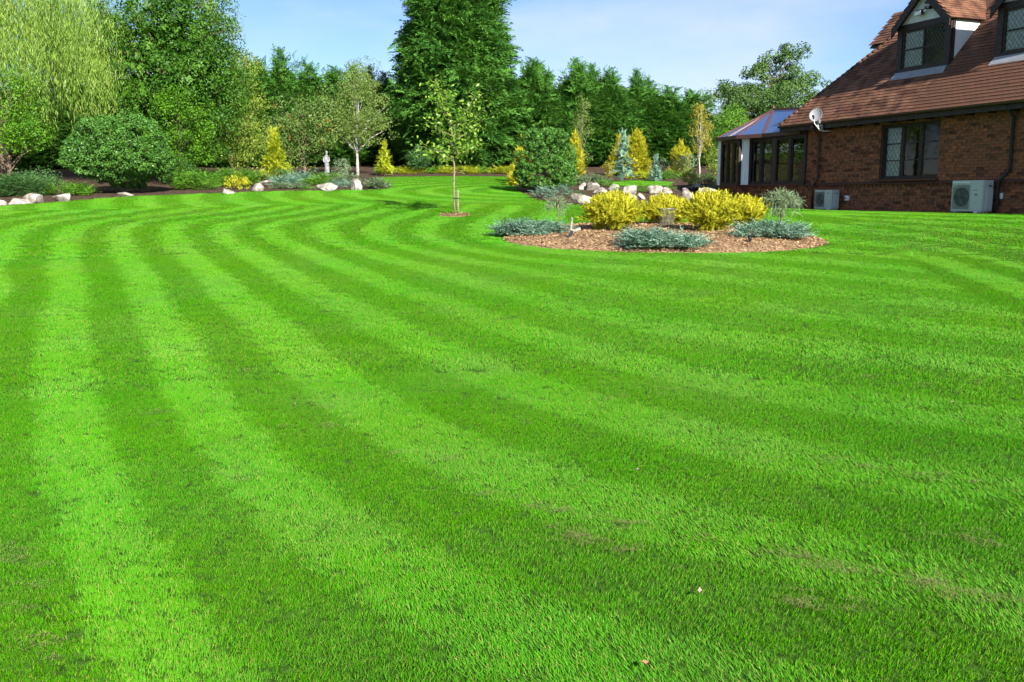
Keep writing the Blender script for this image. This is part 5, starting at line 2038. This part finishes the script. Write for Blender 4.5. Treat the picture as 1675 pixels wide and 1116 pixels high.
# ------------------------------------------------ sapling with stake
sap = thing("sapling", SAP, "slender staked young tree with yellow-green leaves standing on the lawn", "tree")
r = np.random.default_rng(60)
mb = MB()
Hs = 3.45
tp = [(0, 0, -.05), (-.02, 0, .6), (.0, .02, 1.2), (-.05, 0, 1.75), (-.06, 0, 2.2), (-.25, .0, 2.75), (-.45, 0, 3.3)]
mb.tube(tp, [.028, .024, .021, .018, .014, .010, .005], 8)
C = Cards()
ends = []
br_ = [(1.35, -.55, .15, 1.55), (1.4, .35, .35, 1.6), (1.5, .62, -.2, 1.75), (1.55, -.95, -.1, 1.72), (1.65, .15, -.5, 2.0), (1.7, -.35, .4, 2.1), (1.8, .7, .2, 2.35), (1.85, .55, -.3, 2.75), (1.95, -.6, .0, 2.3), (2.0, .25, .35, 2.5), (2.15, -.35, -.3, 2.7), (2.1, .55, .1, 2.95), (2.4, -.45, .2, 3.0), (2.6, -.15, -.15, 3.05), (2.8, -.5, .1, 3.25), (1.45, -.25, -.5, 1.45), (1.9, .75, -.05, 2.6), (1.6, .45, .45, 1.9)]
TPa = np.array(tp)
for z0_, ex, ey_, ez in br_:
    s_ = np.array([np.interp(z0_, TPa[:, 2], TPa[:, 0]), np.interp(z0_, TPa[:, 2], TPa[:, 1]), z0_])
    e_ = np.array([ex, ey_, ez])
    m_ = (s_ + e_) / 2 + np.array([0, 0, -.06])
    mb.tube([s_, m_, e_], [.012, .009, .004], 5, False)
    for k_ in range(66):
        q = r.uniform(.3, 1.08)
        c_ = s_ * (1 - q) + e_ * q + r.normal(0, .11, 3)
        nrm = unit(np.array([[.2, -.3, .8]]) + r.normal(0, .5, (1, 3)))[0]
        a_ = unit(np.cross(nrm, rdir(1, r)))[0]; a_[2] -= .2; a_ /= np.linalg.norm(a_)
        b_ = np.cross(nrm, a_)
        sz = r.uniform(.042, .07)
        C.add(c_[None], (a_ * sz)[None], (b_ * sz * .5)[None], np.array([np.clip(r.normal(.45, .28), 0, 1)]))
for k_ in range(60):
    q = r.uniform(.55, 1.0); z_ = q * 3.35
    c_ = np.array([np.interp(z_, TPa[:, 2], TPa[:, 0]), 0, z_]) + r.normal(0, .07, 3)
    a_ = rdir(1, r)[0]; b_ = np.cross(a_, rdir(1, r)[0])
    C.add(c_[None], (a_ * .06)[None], (b_ * .035)[None], np.array([r.random()]))
mb.build("trunk", PALEBARK, sap)
obj("crown", C.mesh("crown"), SAPL(), sap)
stk = thing("tree_stake", SAP + np.array([.085, -.03, 0]), "short pale wooden stake tied to the young tree on the lawn", "stake")
q = MB(); q.tube([(0, 0, -.1), (0, 0, .62)], .026, 8); q.build("post", PALEBARK, stk)
q = MB(); q.tube([(-.125 + .0, .03, .42), (-.04, -.03, .425), (.035, -.03, .42), (.035, .05, .42), (-.06, .06, .42), (-.125, .03, .42)], .012, 6, False); q.build("tie", BLACK, stk)

# ------------------------------------------------ left bed
p = bbase(203, 31.0)
t = broadleaf("clipped_bush", p, "large round clipped dark green bush on a short trunk in the left bed", 71, LAUREL,
              [((0, 0, 1.40), (1.66, 1.6, 1.18)), ((0, 0, 1.05), (1.74, 1.65, .62))], 950, 52, .078, .09, (0, 0, 1.2), cat="bush", clump=(.09, .19), shell=.80)
for (px, Y_, w, h, k_, mt, lb, nm, dp, se) in [
    (25, 29.6, 2.2, .85, 'juniper', DARKJ, "dark green spreading conifer at the picture's edge of the left bed", "spreading_conifer", 1.6, 101),
    (112, 30.0, 1.9, .42, 'juniper', GREENJ, "low brownish green juniper between two white rocks in the left bed", "green_juniper", 1.0, 102),
    (318, 33.0, 2.0, .85, 'juniper', GREENJ, "bright green spreading juniper beside the round clipped bush", "green_juniper", 1.3, 103),
    (385, 35.0, 2.2, .85, 'juniper', GREENJ, "green spreading juniper behind the yellow shrub", "green_juniper", 1.5, 104),
    (388, 33.0, 1.0, .55, 'leaf', GOLD, "bright yellow leafy shrub among white rocks at the lawn edge", "yellow_shrub", .8, 105),
    (470, 35.0, 1.3, .45, 'juniper', BLUE, "blue spreading juniper behind the long grey rock", "blue_juniper", 1.0, 106),
    (497, 36.5, 1.6, .55, 'juniper', BLUE, "blue juniper mound midway up the left bed", "blue_juniper", 1.2, 107),
    (560, 34.2, 1.0, .35, 'juniper', BLUE, "low blue juniper beside the broad flat-topped rock", "blue_juniper", .8, 108),
    (608, 33.6, 1.25, .45, 'juniper', SAGE, "spiky grey green juniper at the tip of the left bed", "spiky_juniper", .9, 109),
    (480, 33.4, 1.3, .16, 'juniper', SAGE, "flat grey green ground cover at the lawn edge of the left bed", "ground_cover", .8, 110),
    (505, 33.2, .5, .2, 'juniper', GREENJ, "small bright green cushion beside the broad flat-topped rock", "green_cushion", .4, 111),
    (540, 38.5, 1.2, .5, 'juniper', GREENJ, "yellow green juniper at the foot of the statue", "green_juniper", 1.0, 112),
    (560, 39.5, 1.1, .95, 'leaf', SAGE, "loose grey green shrub beside the statue", "grey_shrub", 1.0, 113),
    (455, 39.5, 1.6, .55, 'leaf', DARKJ, "low dark shrub under the golden conifer", "dark_shrub", 1.1, 114),
    (520, 36.0, 1.2, .35, 'juniper', GREENJ, "green juniper between blue junipers in the left bed", "green_juniper", .9, 115),
    (575, 37.2, 1.3, .4, 'juniper', SAGE, "grey green juniper behind the tall grey rock", "spiky_juniper", .9, 116),
    (400, 33.2, .42, .18, 'juniper', SAGE, "tiny grey cushion plant between yellow shrub and white rock", "grey_cushion", .4, 117),
    (60, 32.0, 2.0, .7, 'leaf', DARKJ, "dim low bush behind the white rocks under the willow", "dark_shrub", 1.4, 118),
    (290, 36.0, 2.0, 1.2, 'leaf', ALDER, "leafy green undergrowth bush behind the round clipped bush", "leafy_shrub", 1.6, 119),
]:
    p = bbase(px, Y_)
    shrub(nm, p, k_, w, h, lb, seed=se, mat=mt, depth=dp, dens=1.0 if k_ == 'juniper' else 1.6, cat="shrub" if 'cover' not in nm else "ground cover")
# golden conifers
p = bbase(452, 40.0)
conifer("golden_conifer", p, 1.35, 1.95, "bright golden cone-shaped conifer in the left bed", 131, GOLDG, CYP, 420, .42, 'cone', .05, .02, cat="conifer", power=.75)
p = bbase(630, 44.5)
conifer("golden_conifer", p, 1.05, 1.45, "small golden spruce beside the white-trunked birch", 132, GOLDG, CED, 190, .42, 'cone', .04, .04, cat="conifer")
p = bbase(684, 46.5)
conifer("young_pine", p, 1.15, 1.15, "small dark pine on a thin pale trunk before the giant cypress", 133, DARKJ, CYP, 300, .38, 'dome', .03, .28, cat="pine", bark=PALEBARK)

# statue
ps = bbase(536, 40.0)
st = thing("garden_statue", ps + np.array([0, 0, .12]), "pale stone statue of a robed standing figure on a small plinth", "statue")
st.scale = (.74, .74, 1.08)
STONE = plain("weathered_stone", (.13, .14, .15), .85, .2, var=.35, scale=9, col2=(.27, .27, .28), bump=.4, bscale=40)
q = MB(); q.box(-.17, .17, -.17, .17, -.35, .12); q.box(-.14, .14, -.14, .14, .12, .16); q.build("plinth", STONE, st)
prof = [(.16, .155, .13, 0), (.24, .14, .12, .01), (.40, .125, .105, .02), (.52, .13, .11, .0), (.62, .12, .095, -.01), (.70, .125, .09, -.01), (.78, .14, .09, 0), (.84, .12, .075, .0), (.875, .05, .05, .005), (.90, .042, .045, .0), (.925, .06, .065, .0), (.97, .068, .075, .0), (1.015, .058, .065, .005), (1.04, .025, .03, .005)]
V, F = [], []
kk = 20
for (z, rx, ry, ox) in prof:
    for j in range(kk):
        an = 2 * math.pi * j / kk
        fold = 1 + (.07 * math.sin(an * 7 + z * 4) if z < .8 else 0)
        V.append((ox + rx * math.cos(an) * fold, ry * math.sin(an) * fold, z))
for i in range(len(prof) - 1):
    for j in range(kk):
        F.append((i * kk + j, i * kk + (j + 1) % kk, (i + 1) * kk + (j + 1) % kk, (i + 1) * kk + j))
V.append((.0, 0, 1.05)); F += [((len(prof) - 1) * kk + j, (len(prof) - 1) * kk + (j + 1) % kk, len(V) - 1) for j in range(kk)]
q = MB(); q.add(V, F, True)
q.tube([(-.125, 0, .80), (-.175, -.02, .66), (-.11, -.11, .58), (.03, -.13, .62)], [.042, .038, .032, .026], 8)
q.tube([(.125, 0, .80), (.165, -.02, .66), (.10, -.11, .60), (-.02, -.135, .66)], [.042, .038, .032, .026], 8)
q.tube([(.0, -.07, .955), (0, -.085, .945), (0, -.07, .935)], [.012, .014, .01], 6)
q.build("figure", STONE, st)

# trees of the left side
p = bbase(8, 37.5)
wt = thing("weeping_willow", p, "tall weeping willow with hanging yellow green strands at the picture's edge", "willow")
r = np.random.default_rng(140)
C = Cards(); mb = MB()
Hw = 11.0
ns = 7100
ng_ = 430
gth = r.uniform(0, 2 * np.pi, ng_); gq = r.random(ng_) ** .42
gz = 2.3 + 8.9 * np.sqrt(np.clip(1 - (gq * .9) ** 2, 0, 1)) * r.uniform(.45, 1.0, ng_)
gi_ = r.integers(0, ng_, ns)
th = gth[gi_]
gx_ = 4.9 * gq[gi_] * np.cos(th) + r.normal(0, .30, ns); gy_ = 4.9 * gq[gi_] * np.sin(th) + r.normal(0, .30, ns)
rr_ = np.hypot(gx_ - 4.9 * gq[gi_] * np.cos(th), gy_ - 4.9 * gq[gi_] * np.sin(th))
z0 = gz[gi_] - rr_ * .8 + r.normal(0, .2, ns)
z0 = np.maximum(z0, .8)
ln = np.minimum(r.uniform(.9, 3.2, ns) * (.6 + .8 * r.random(ng_)[gi_]), z0 - .25)
rx = 0
ang_l = np.sin(th * 7) * .5
x0_ = gx_; y0_ = gy_
tone = np.clip(r.normal(.5, .32, ng_)[gi_] + r.normal(0, .12, ns), 0, 1)
for i in range(ns):
    m_ = max(4, int(ln[i] / .105))
    t_ = np.linspace(0, 1, m_)
    sw = .45 * (1 - np.exp(-t_ * 3))
    P_ = np.column_stack([x0_[i] + np.cos(th[i]) * sw + .06 * np.sin(t_ * 9 + i), y0_[i] + np.sin(th[i]) * sw + .06 * np.cos(t_ * 8 + i), z0[i] - t_ * ln[i]]) + r.normal(0, .045, (m_, 3))
    a_ = np.column_stack([r.normal(0, .28, m_), r.normal(0, .28, m_), -np.ones(m_)]); a_ = unit(a_) * r.uniform(.07, .125, m_)[:, None]
    b_ = unit(np.cross(a_, rdir(m_, r))) * .0105
    C.add(P_, a_, b_, np.clip(tone[i] + r.normal(0, .18, m_), 0, 1))
n = 3000
C.add(np.column_stack([x0_, y0_, z0 - ln * .5])[r.integers(0, ns, n)] * np.array([.8, .8, .95]), np.column_stack([r.normal(0, .05, (n, 2)), -np.full(n, .2)]), unit(rdir(n, r) * np.array([1, 1, .2])) * .05, r.random(n))
obj("crown", C.mesh("crown"), WILLOW(), wt)
hi_ = np.where(z0 > 8)[0]
tips = np.column_stack([x0_, y0_, z0])[r.choice(hi_, 24, replace=False)]
limbs(mb, (0, 0, -.2), (.3, 0, 9.0), .24, tips, r)
mb.build("trunk", BARK, wt)

p = bbase(18, 32.5)
broadleaf("maple_tree", p, "low spreading maple with fresh green leaves in front of the willow", 145, MAPLE,
          [((-.2, 0, 2.6), (1.6, 1.4, 1.9)), ((.6, -.2, 1.9), (.9, 1.0, .7))], 120, 60, .10, .09, (0, 0, 2.4), clump=(.3, .55), shell=.35, up=.9)
p = bbase(282, 39.0)
broadleaf("alder_tree", p, "big dense dark green tree behind the round clipped bush", 146, ALDER,
          [((0, 0, 4.2), (3.3, 2.8, 3.4)), ((-.8, 0, 6.6), (2.2, 2.0, 2.6)), ((1.0, 0, 6.2), (2.0, 1.9, 2.7)), ((0, -.8, 2.2), (3.0, 2.2, 1.8)), ((1.9, .2, 4.2), (1.6, 1.5, 2.0))], 640, 78, .118, .20, (0, 0, 6.2), clump=(.35, .65), shell=.35, nl_limb=40, core=2600)
p = bbase(300, 36.8)
broadleaf("maple_tree", p, "small tree with tiered bright green leaves right of the round clipped bush", 147, MAPLE,
          [((0, 0, 1.9), (1.5, 1.2, .5)), ((.3, 0, 2.7), (1.2, 1.1, .5)), ((-.2, 0, 3.4), (.9, .9, .5)), ((.2, -.3, 1.2), (1.3, 1.0, .4))], 100, 70, .10, .06, (0, 0, 3.0), clump=(.22, .42), shell=.2, up=1.0)
p = bbase(385, 41.5)
broadleaf("birch_tree", p, "yellow green birch leaning over the bed beside the big dark tree", 148, LIME,
          [((0, 0, 3.2), (1.55, 1.5, 2.6)), ((-.5, 0, 5.6), (1.2, 1.2, 1.9)), ((.3, 0, 1.6), (1.4, 1.2, 1.1)), ((-1.2, .2, 6.8), (1.0, .9, 1.3))], 300, 85, .085, .07, (-.3, 0, 5.8), bark=BARK, clump=(.28, .5), shell=.3, droop=.6)


def berries(t, P, cr, r):
    q = MB()
    for i in r.choice(len(P), 16, replace=False):
        c_ = P[i] + np.array([0, -cr[i][1] * .9, -.05])
        for _ in range(5):
            z_ = c_ + r.normal(0, .05, 3)
            q.lathe([(.001, -.02), (.02, 0), (.001, .02)], 6, tuple(z_))
    q.build("berries", plain("red_berry", (.45, .05, .015), .5, .4), t)


p = bbase(500, 44.0)
broadleaf("rowan_tree", p, "bushy rowan with small red berries behind the statue", 149, ROWAN,
          [((0, 0, 2.2), (1.7, 1.4, 1.8)), ((-.9, 0, 1.7), (1.1, 1.0, 1.3)), ((.9, 0, 2.6), (1.0, 1.0, 1.4))], 190, 66, .10, .07, (0, 0, 2.8), clump=(.26, .48), shell=.3, extra=berries)
p = bbase(586, 45.0)
broadleaf("birch_tree", p, "white-trunked birch with airy grey green leaves beside the statue", 150, BIRCHL,
          [((0, 0, 3.2), (1.5, 1.4, 1.6)), ((.2, 0, 4.5), (.9, .9, 1.0)), ((.3, -.2, 2.2), (1.5, 1.3, .8))], 250, 60, .085, .075, (.1, 0, 4.6), bark=BIRCHBARK, clump=(.25, .45), shell=.25, droop=.7)

# low golden edging along the far lawn edge
for i, px in enumerate(np.linspace(632, 838, 9)):
    p = bbase(px + (i % 2) * 4, 47.0 + .4 * math.sin(i * 2.3))
    shrub("edging_juniper", p, 'juniper', 1.5, .34 + .06 * (i % 3), "low spreading juniper, %s from the white-trunked birch along the far lawn edge" % ["first", "second", "third", "fourth", "fifth", "sixth", "seventh", "eighth", "ninth"][i], seed=160 + i, mat=GOLDG if i % 3 else GREENJ, depth=.9, dens=.9, group="low junipers along the far lawn edge")

# ------------------------------------------------ hedges of tall conifers
p = bbase(745, 53.0)
conifer("giant_cypress", p, 7.4, 19.0, "huge dense dark green cypress towering over the lawn", 170, YEW, CYPF, 11600, 1.05, 'column', .45, .02, cat="cypress", lean=-.02)
CY = []
for i, (w_, nf_, pr_) in enumerate([(4.3, 3600, CYP), (3.9, 2600, CYPF), (4.6, 3000, CYP)]):
    t_, m_ = conifer("proto", (0, 0, 0), w_, 7.0, "proto", 171 + i, YEW, pr_, nf_, .70, 'hedge', .16, .02)
    for c_ in list(t_.children):
        bpy.data.objects.remove(c_)
    bpy.data.objects.remove(t_)
    CY.append(m_)


def cyp(px, Y_, k, top, s, rz, label, grp):
    """top: photo row of its tip, which fixes the height"""
    p = bbase(px, Y_)
    h = at(px, top, Y_)[2] - p[2]
    t = thing("leyland_cypress", p, label, "cypress", grp, rz)
    o = obj("crown", CY[k], None, t); o.scale = (s * 1.25, s * 1.25, h / 7.4)
    q = MB(); q.tube([(0, 0, -.1), (0, 0, h * .5), (0, 0, h * .93)], [.16, .1, .02], 8); q.build("trunk", BARK, t)
    return t


LG, RG = "left row of leyland cypresses", "right row of leyland cypresses"
for a_ in [
    (-70, 52, 1, 130, 1.1, .6, "cypress behind the willow at the picture's edge", LG),
    (-5, 53, 2, 125, 1.05, 3.1, "first cypress showing between the willow's strands", LG),
    (60, 53, 0, 120, 1.1, 1.4, "second cypress behind the willow's trunk", LG),
    (125, 54, 1, 118, 1.1, 4.4, "cypress behind the willow's hanging edge", LG),
    (185, 54, 2, 116, 1.05, 5.2, "cypress behind the round clipped bush", LG),
    (240, 55, 0, 112, 1.05, 2.9, "cypress behind the middle of the big dark tree", LG),
    (298, 56, 1, 108, 1.0, .9, "cypress seen through the big dark tree's right half", LG),
    (350, 57, 0, 100, 1.0, 2.6, "cypress mostly hidden behind the big dark tree", LG),
    (395, 56, 1, 98, 1.0, 1.0, "cypress at the far hedge's end behind the yellow green birch", LG),
    (430, 56, 0, 90, .95, 0.0, "broad cypress between the yellow green birch and the tallest one", LG),
    (468, 57, 1, 78, .95, 1.7, "tallest cypress of the far hedge above the rowan", LG),
    (510, 57, 2, 104, 1.0, 2.1, "cypress next to the tallest one, above the statue", LG),
    (548, 57, 0, 106, .95, .7, "cypress left above the white-trunked birch", LG),
    (580, 58, 2, 106, .95, 3.0, "cypress right above the white-trunked birch", LG),
    (608, 62, 1, 108, .7, 4.2, "thin dark cypress just left of the giant cypress", LG),
    (634, 61, 2, 116, .8, 5.0, "short cypress half hidden by the giant cypress", LG),
    (866, 56, 0, 92, .95, .3, "dense cypress leaning against the giant cypress on its right", RG),
    (882, 58, 1, 100, .85, 2.2, "narrower cypress with pointed top beside the hedge gap", RG),
    (940, 57, 2, 94, .88, 3.6, "tallest ragged cypress starting the right row", RG),
    (966, 57, 1, 104, .85, 1.2, "second broad cypress of the right row", RG),
    (996, 57, 0, 110, .85, 4.0, "cypress behind the golden conifers in the right row", RG),
    (1038, 58, 1, 112, .72, 1.9, "cypress with a slim spire in the middle of the right row", RG),
    (1020, 58, 2, 142, .9, 5.6, "lower cypress beside the slim spire in the right row", RG),
    (1062, 58, 0, 132, .9, 3.3, "cypress beyond the slim spire in the right row", RG),
    (1092, 58, 2, 140, .85, 5.1, "cypress with an uneven top before the end of the right row", RG),
    (1124, 58, 1, 146, .8, .2, "last ragged cypress of the right row beside the amber birch", RG),
]:
    cyp(*a_)

# ------------------------------------------------ right middle: clipped dome, rockery planting
p = bspot(893, 316); 
broadleaf("clipped_dome", p + np.array([0, .6, 0]), "clipped glossy evergreen dome at the end of the rockery", 180, LAUREL,
          [((0, 0, 1.10), (.98, .96, 1.08)), ((0, 0, .62), (1.02, 1.0, .64))], 620, 62, .07, .07, (0, 0, 1.2), cat="bush", clump=(.07, .15), shell=.84)
items = [
    # px, Y, w, h, kind, mat, label, name, cat
    (857, 38.0, .8, 1.75, 'c', GOLD, "slim golden conifer peeping out left of the clipped dome", "golden_conifer", 'column'),
    (848, 36.5, .5, 1.25, 'c', GOLD, "lower golden conifer left of the clipped dome", "golden_conifer", 'column'),
    (840, 35.5, .45, .6, 'c', GOLD, "knee-high yellow conifer at the lawn edge by the clipped dome", "golden_conifer", 'dome'),
    (940, 37.0, .8, 1.95, 'c', GOLD, "golden conifer showing behind the right side of the clipped dome", "golden_conifer", 'column'),
    (1040, 44.0, 1.45, 2.1, 'c', GOLD, "broad golden conifer right behind the blue cedar", "golden_conifer", 'column'),
    (1010, 45.0, 1.2, 1.8, 'c', GOLD, "golden conifer left behind the blue cedar", "golden_conifer", 'cone'),
    (1111, 46.0, 1.2, 1.55, 'c', GOLD, "golden conifer above the round grey shrub", "golden_conifer", 'column'),
    (1018, 38.0, 1.0, 1.85, 'c', BLUE, "slender blue cedar with open drooping branches in the rockery", "blue_cedar", 'cedar'),
    (1071, 38.5, .55, .95, 'c', BLUE, "small pale blue conifer in the rockery", "blue_conifer", 'cone'),
]
for i, (px, Y_, w, h, k_, mt, lb, nm, shp) in enumerate(items):
    p = bbase(px, Y_)
    if shp == 'cedar':
        conifer(nm, p, w, h, lb, 190 + i, mt, CED, 150, .42, 'cone', .035, .14, cat="conifer", bark=PALEBARK, power=.7, lean=-.1)
    else:
        conifer(nm, p, w, h, lb, 190 + i, mt, THU, int(420 * max(.4, w * h / 1.2)), .30, shp, .04, .02, cat="conifer", lean=.5)
for (px, Y_, w, h, k_, mt, lb, nm, dp, se) in [
    (995, 41.0, .65, .8, 'leaf', AMBER, "orange yellow shrub left of the blue cedar", "orange_shrub", .6, 210),
    (1118, 43.0, 1.35, 1.15, 'leaf', SAGE, "round grey green shrub under the small golden conifer", "grey_shrub", 1.1, 211),
    (1128, 34.5, .65, .75, 'leaf', LIME, "pale yellow variegated shrub at the top of the rockery", "variegated_shrub", .6, 212),
    (1166, 39.0, .85, 1.45, 'leaf', LIME, "tall yellow green shrub beside the conservatory", "leafy_shrub", .8, 213),
    (1100, 33.0, .6, .32, 'juniper', GREENJ, "bright green cushion behind the long rockery stone", "green_cushion", .5, 214),
    (1050, 31.5, .6, .36, 'juniper', GREENJ, "green cushion between two rockery stones", "green_cushion", .5, 215),
    (888, 28.5, .9, .45, 'juniper', BLUE, "grey blue juniper at the foot of the clipped dome", "blue_juniper", .7, 216),
    (915, 30.0, .8, .45, 'juniper', BLUE, "blue juniper between the clipped dome and the rockery stones", "blue_juniper", .6, 217),
    (965, 36.0, 1.4, .5, 'juniper', SAGE, "sage green juniper right of the clipped dome", "spiky_juniper", 1.0, 218),
    (990, 34.5, .8, .35, 'juniper', GREENJ, "green juniper above the first rockery stones", "green_juniper", .7, 219),
    (1040, 41.0, 1.8, .35, 'juniper', GOLDG, "low golden ground cover behind the back lawn", "ground_cover", .8, 220),
    (1092, 41.0, 1.4, .38, 'juniper', GREENJ, "low green ground cover behind the small blue conifer", "ground_cover", .8, 221),
    (1078, 44.0, .9, .9, 'leaf', SAGE, "thin grey pink shrub between golden conifers", "grey_shrub", .8, 222),
    (1150, 36.0, 1.0, .55, 'juniper', DARKJ, "dark low juniper beneath the amber birch", "dark_juniper", .8, 223),
    (1175, 34.0, .9, .5, 'juniper', SAGE, "grey green juniper against the conservatory wall", "spiky_juniper", .8, 224),
    (1010, 30.8, .6, .28, 'juniper', SAGE, "small sage cushion among the first rockery stones", "green_cushion", .5, 225),
    (1085, 25.5, .9, .40, 'juniper', GOLDG, "yellow green juniper in front of the rockery above the golden bushes", "green_juniper", .7, 226),
    (945, 28.8, .5, .3, 'juniper', DARKJ, "dark cushion behind the long pale rock", "green_cushion", .5, 227),
]:
    p = bbase(px, Y_)
    shrub(nm, p, k_, w, h, lb, seed=se, mat=mt, depth=dp, dens=1.0 if k_ == 'juniper' else 1.8, cat="shrub" if 'cover' not in nm else "ground cover")
p = bbase(951, 43.0)
broadleaf("young_birch", p, "slim sparse birch with a pale stem behind the clipped dome", 230, BIRCHL,
          [((0, 0, 1.7), (.55, .5, 1.3)), ((0, 0, 3.0), (.35, .35, .9))], 70, 30, .07, .035, (0, 0, 3.5), bark=PALEBARK, clump=(.15, .28), shell=.2, droop=.6)
p = bbase(1143, 41.0)
broadleaf("young_birch", p, "slim birch with amber drooping leaves and a white stem near the conservatory", 231, AMBER,
          [((0, 0, 2.2), (.55, .55, .65)), ((.05, 0, 1.6), (.5, .5, .5)), ((-.1, 0, 2.9), (.3, .3, .4))], 70, 48, .07, .035, (0, 0, 3.0), bark=BIRCHBARK, clump=(.15, .28), shell=.2, droop=.7)

# oak beyond the house
p = bbase(1264, 64.0)
broadleaf("oak_tree", p, "wide spreading oak with open crown beyond the house roof", 240, OAKL,
          [((-2.0, 0, 4.3), (2.3, 2.2, 1.3)), ((.2, 0, 6.0), (1.7, 1.7, 1.1)), ((1.2, 0, 4.6), (2.0, 2.0, 1.2)), ((-3.0, 0, 2.6), (1.5, 1.5, 1.1)), ((2.9, 0, 5.5), (.85, .8, .45)), ((.4, 0, 7.2), (1.5, 1.4, .5)), ((-.3, 0, 2.6), (2.8, 2.2, 1.2)), ((-1.2, 0, 5.8), (1.3, 1.2, .8)), ((3.0, 0, 3.4), (1.0, 1.0, .5))],
          200, 125, .17, .30, (0, 0, 5.4), clump=(.34, .62), shell=.3, nl_limb=60)
p = bbase(1192, 52.0)
broadleaf("bright_tree", p, "bright yellow green young tree between the oak and the conservatory", 241, MAPLE,
          [((0, 0, 2.2), (1.2, 1.1, 1.4))], 60, 60, .10, .06, (0, 0, 2.4), clump=(.3, .5), shell=.3)
# darker trees that close the view low between hedge and house
for i, (px, Y_, lb) in enumerate([(1172, 62, "dim rounded tree behind the amber birch"), (1225, 62, "dim rounded tree under the oak"), (1290, 60, "dim rounded tree behind the conservatory roof")]):
    p = bbase(px, Y_)
    broadleaf("round_tree", p, lb, 250 + i, OAKL, [((0, 0, 2.8), (2.4, 2.0, 2.4))], 110, 64, .16, .12, (0, 0, 3), clump=(.4, .7), shell=.4)

# fallen leaves on the lawn
LEAFM = {"pale": plain("pale_leaf", (.26, .22, .15), .8), "yellow": plain("fallen_yellow", (.6, .5, .03), .7), "brown": plain("fallen_brown", (.30, .17, .07), .8)}
for px, py, c_, lb in [(483, 669, "pale", "curled whitish leaf lying on the near dark stripe of the lawn"), (1558, 666, "pale", "pale leaf on the lawn below the large air conditioner"), (1367, 376, "yellow", "tiny yellow leaf on the lawn beside the island bed"),
                       (1042, 778, "pale", "small straw-coloured leaf on the lawn at mid stripe"), (1055, 1101, "brown", "brown leaf at the picture's bottom edge"), (1145, 982, "pale", "small white leaf on the dark stripe near the bottom"), (918, 438, "brown", "small brown leaf on the lawn in front of the island bed")]:
    p = spot(px, py) + np.array([0, 0, .03])
    s_ = .018 if py > 450 else .03
    V = [(-s_, 0, .004), (-s_ * .3, s_ * .55, .012), (s_ * .5, s_ * .5, .008), (s_ * 1.2, 0, .016), (s_ * .5, -s_ * .5, .006), (-s_ * .3, -s_ * .55, .012), (.2 * s_, 0, .0)]
    q = MB(); q.add(V, [(6, i, (i + 1) % 6) for i in range(6)])
    o = q.build("fallen_leaf", LEAFM[c_], None, p)
    o.rotation_euler = (0, 0, px)
    tag(o, lb, "leaf", "fallen leaves on the lawn")
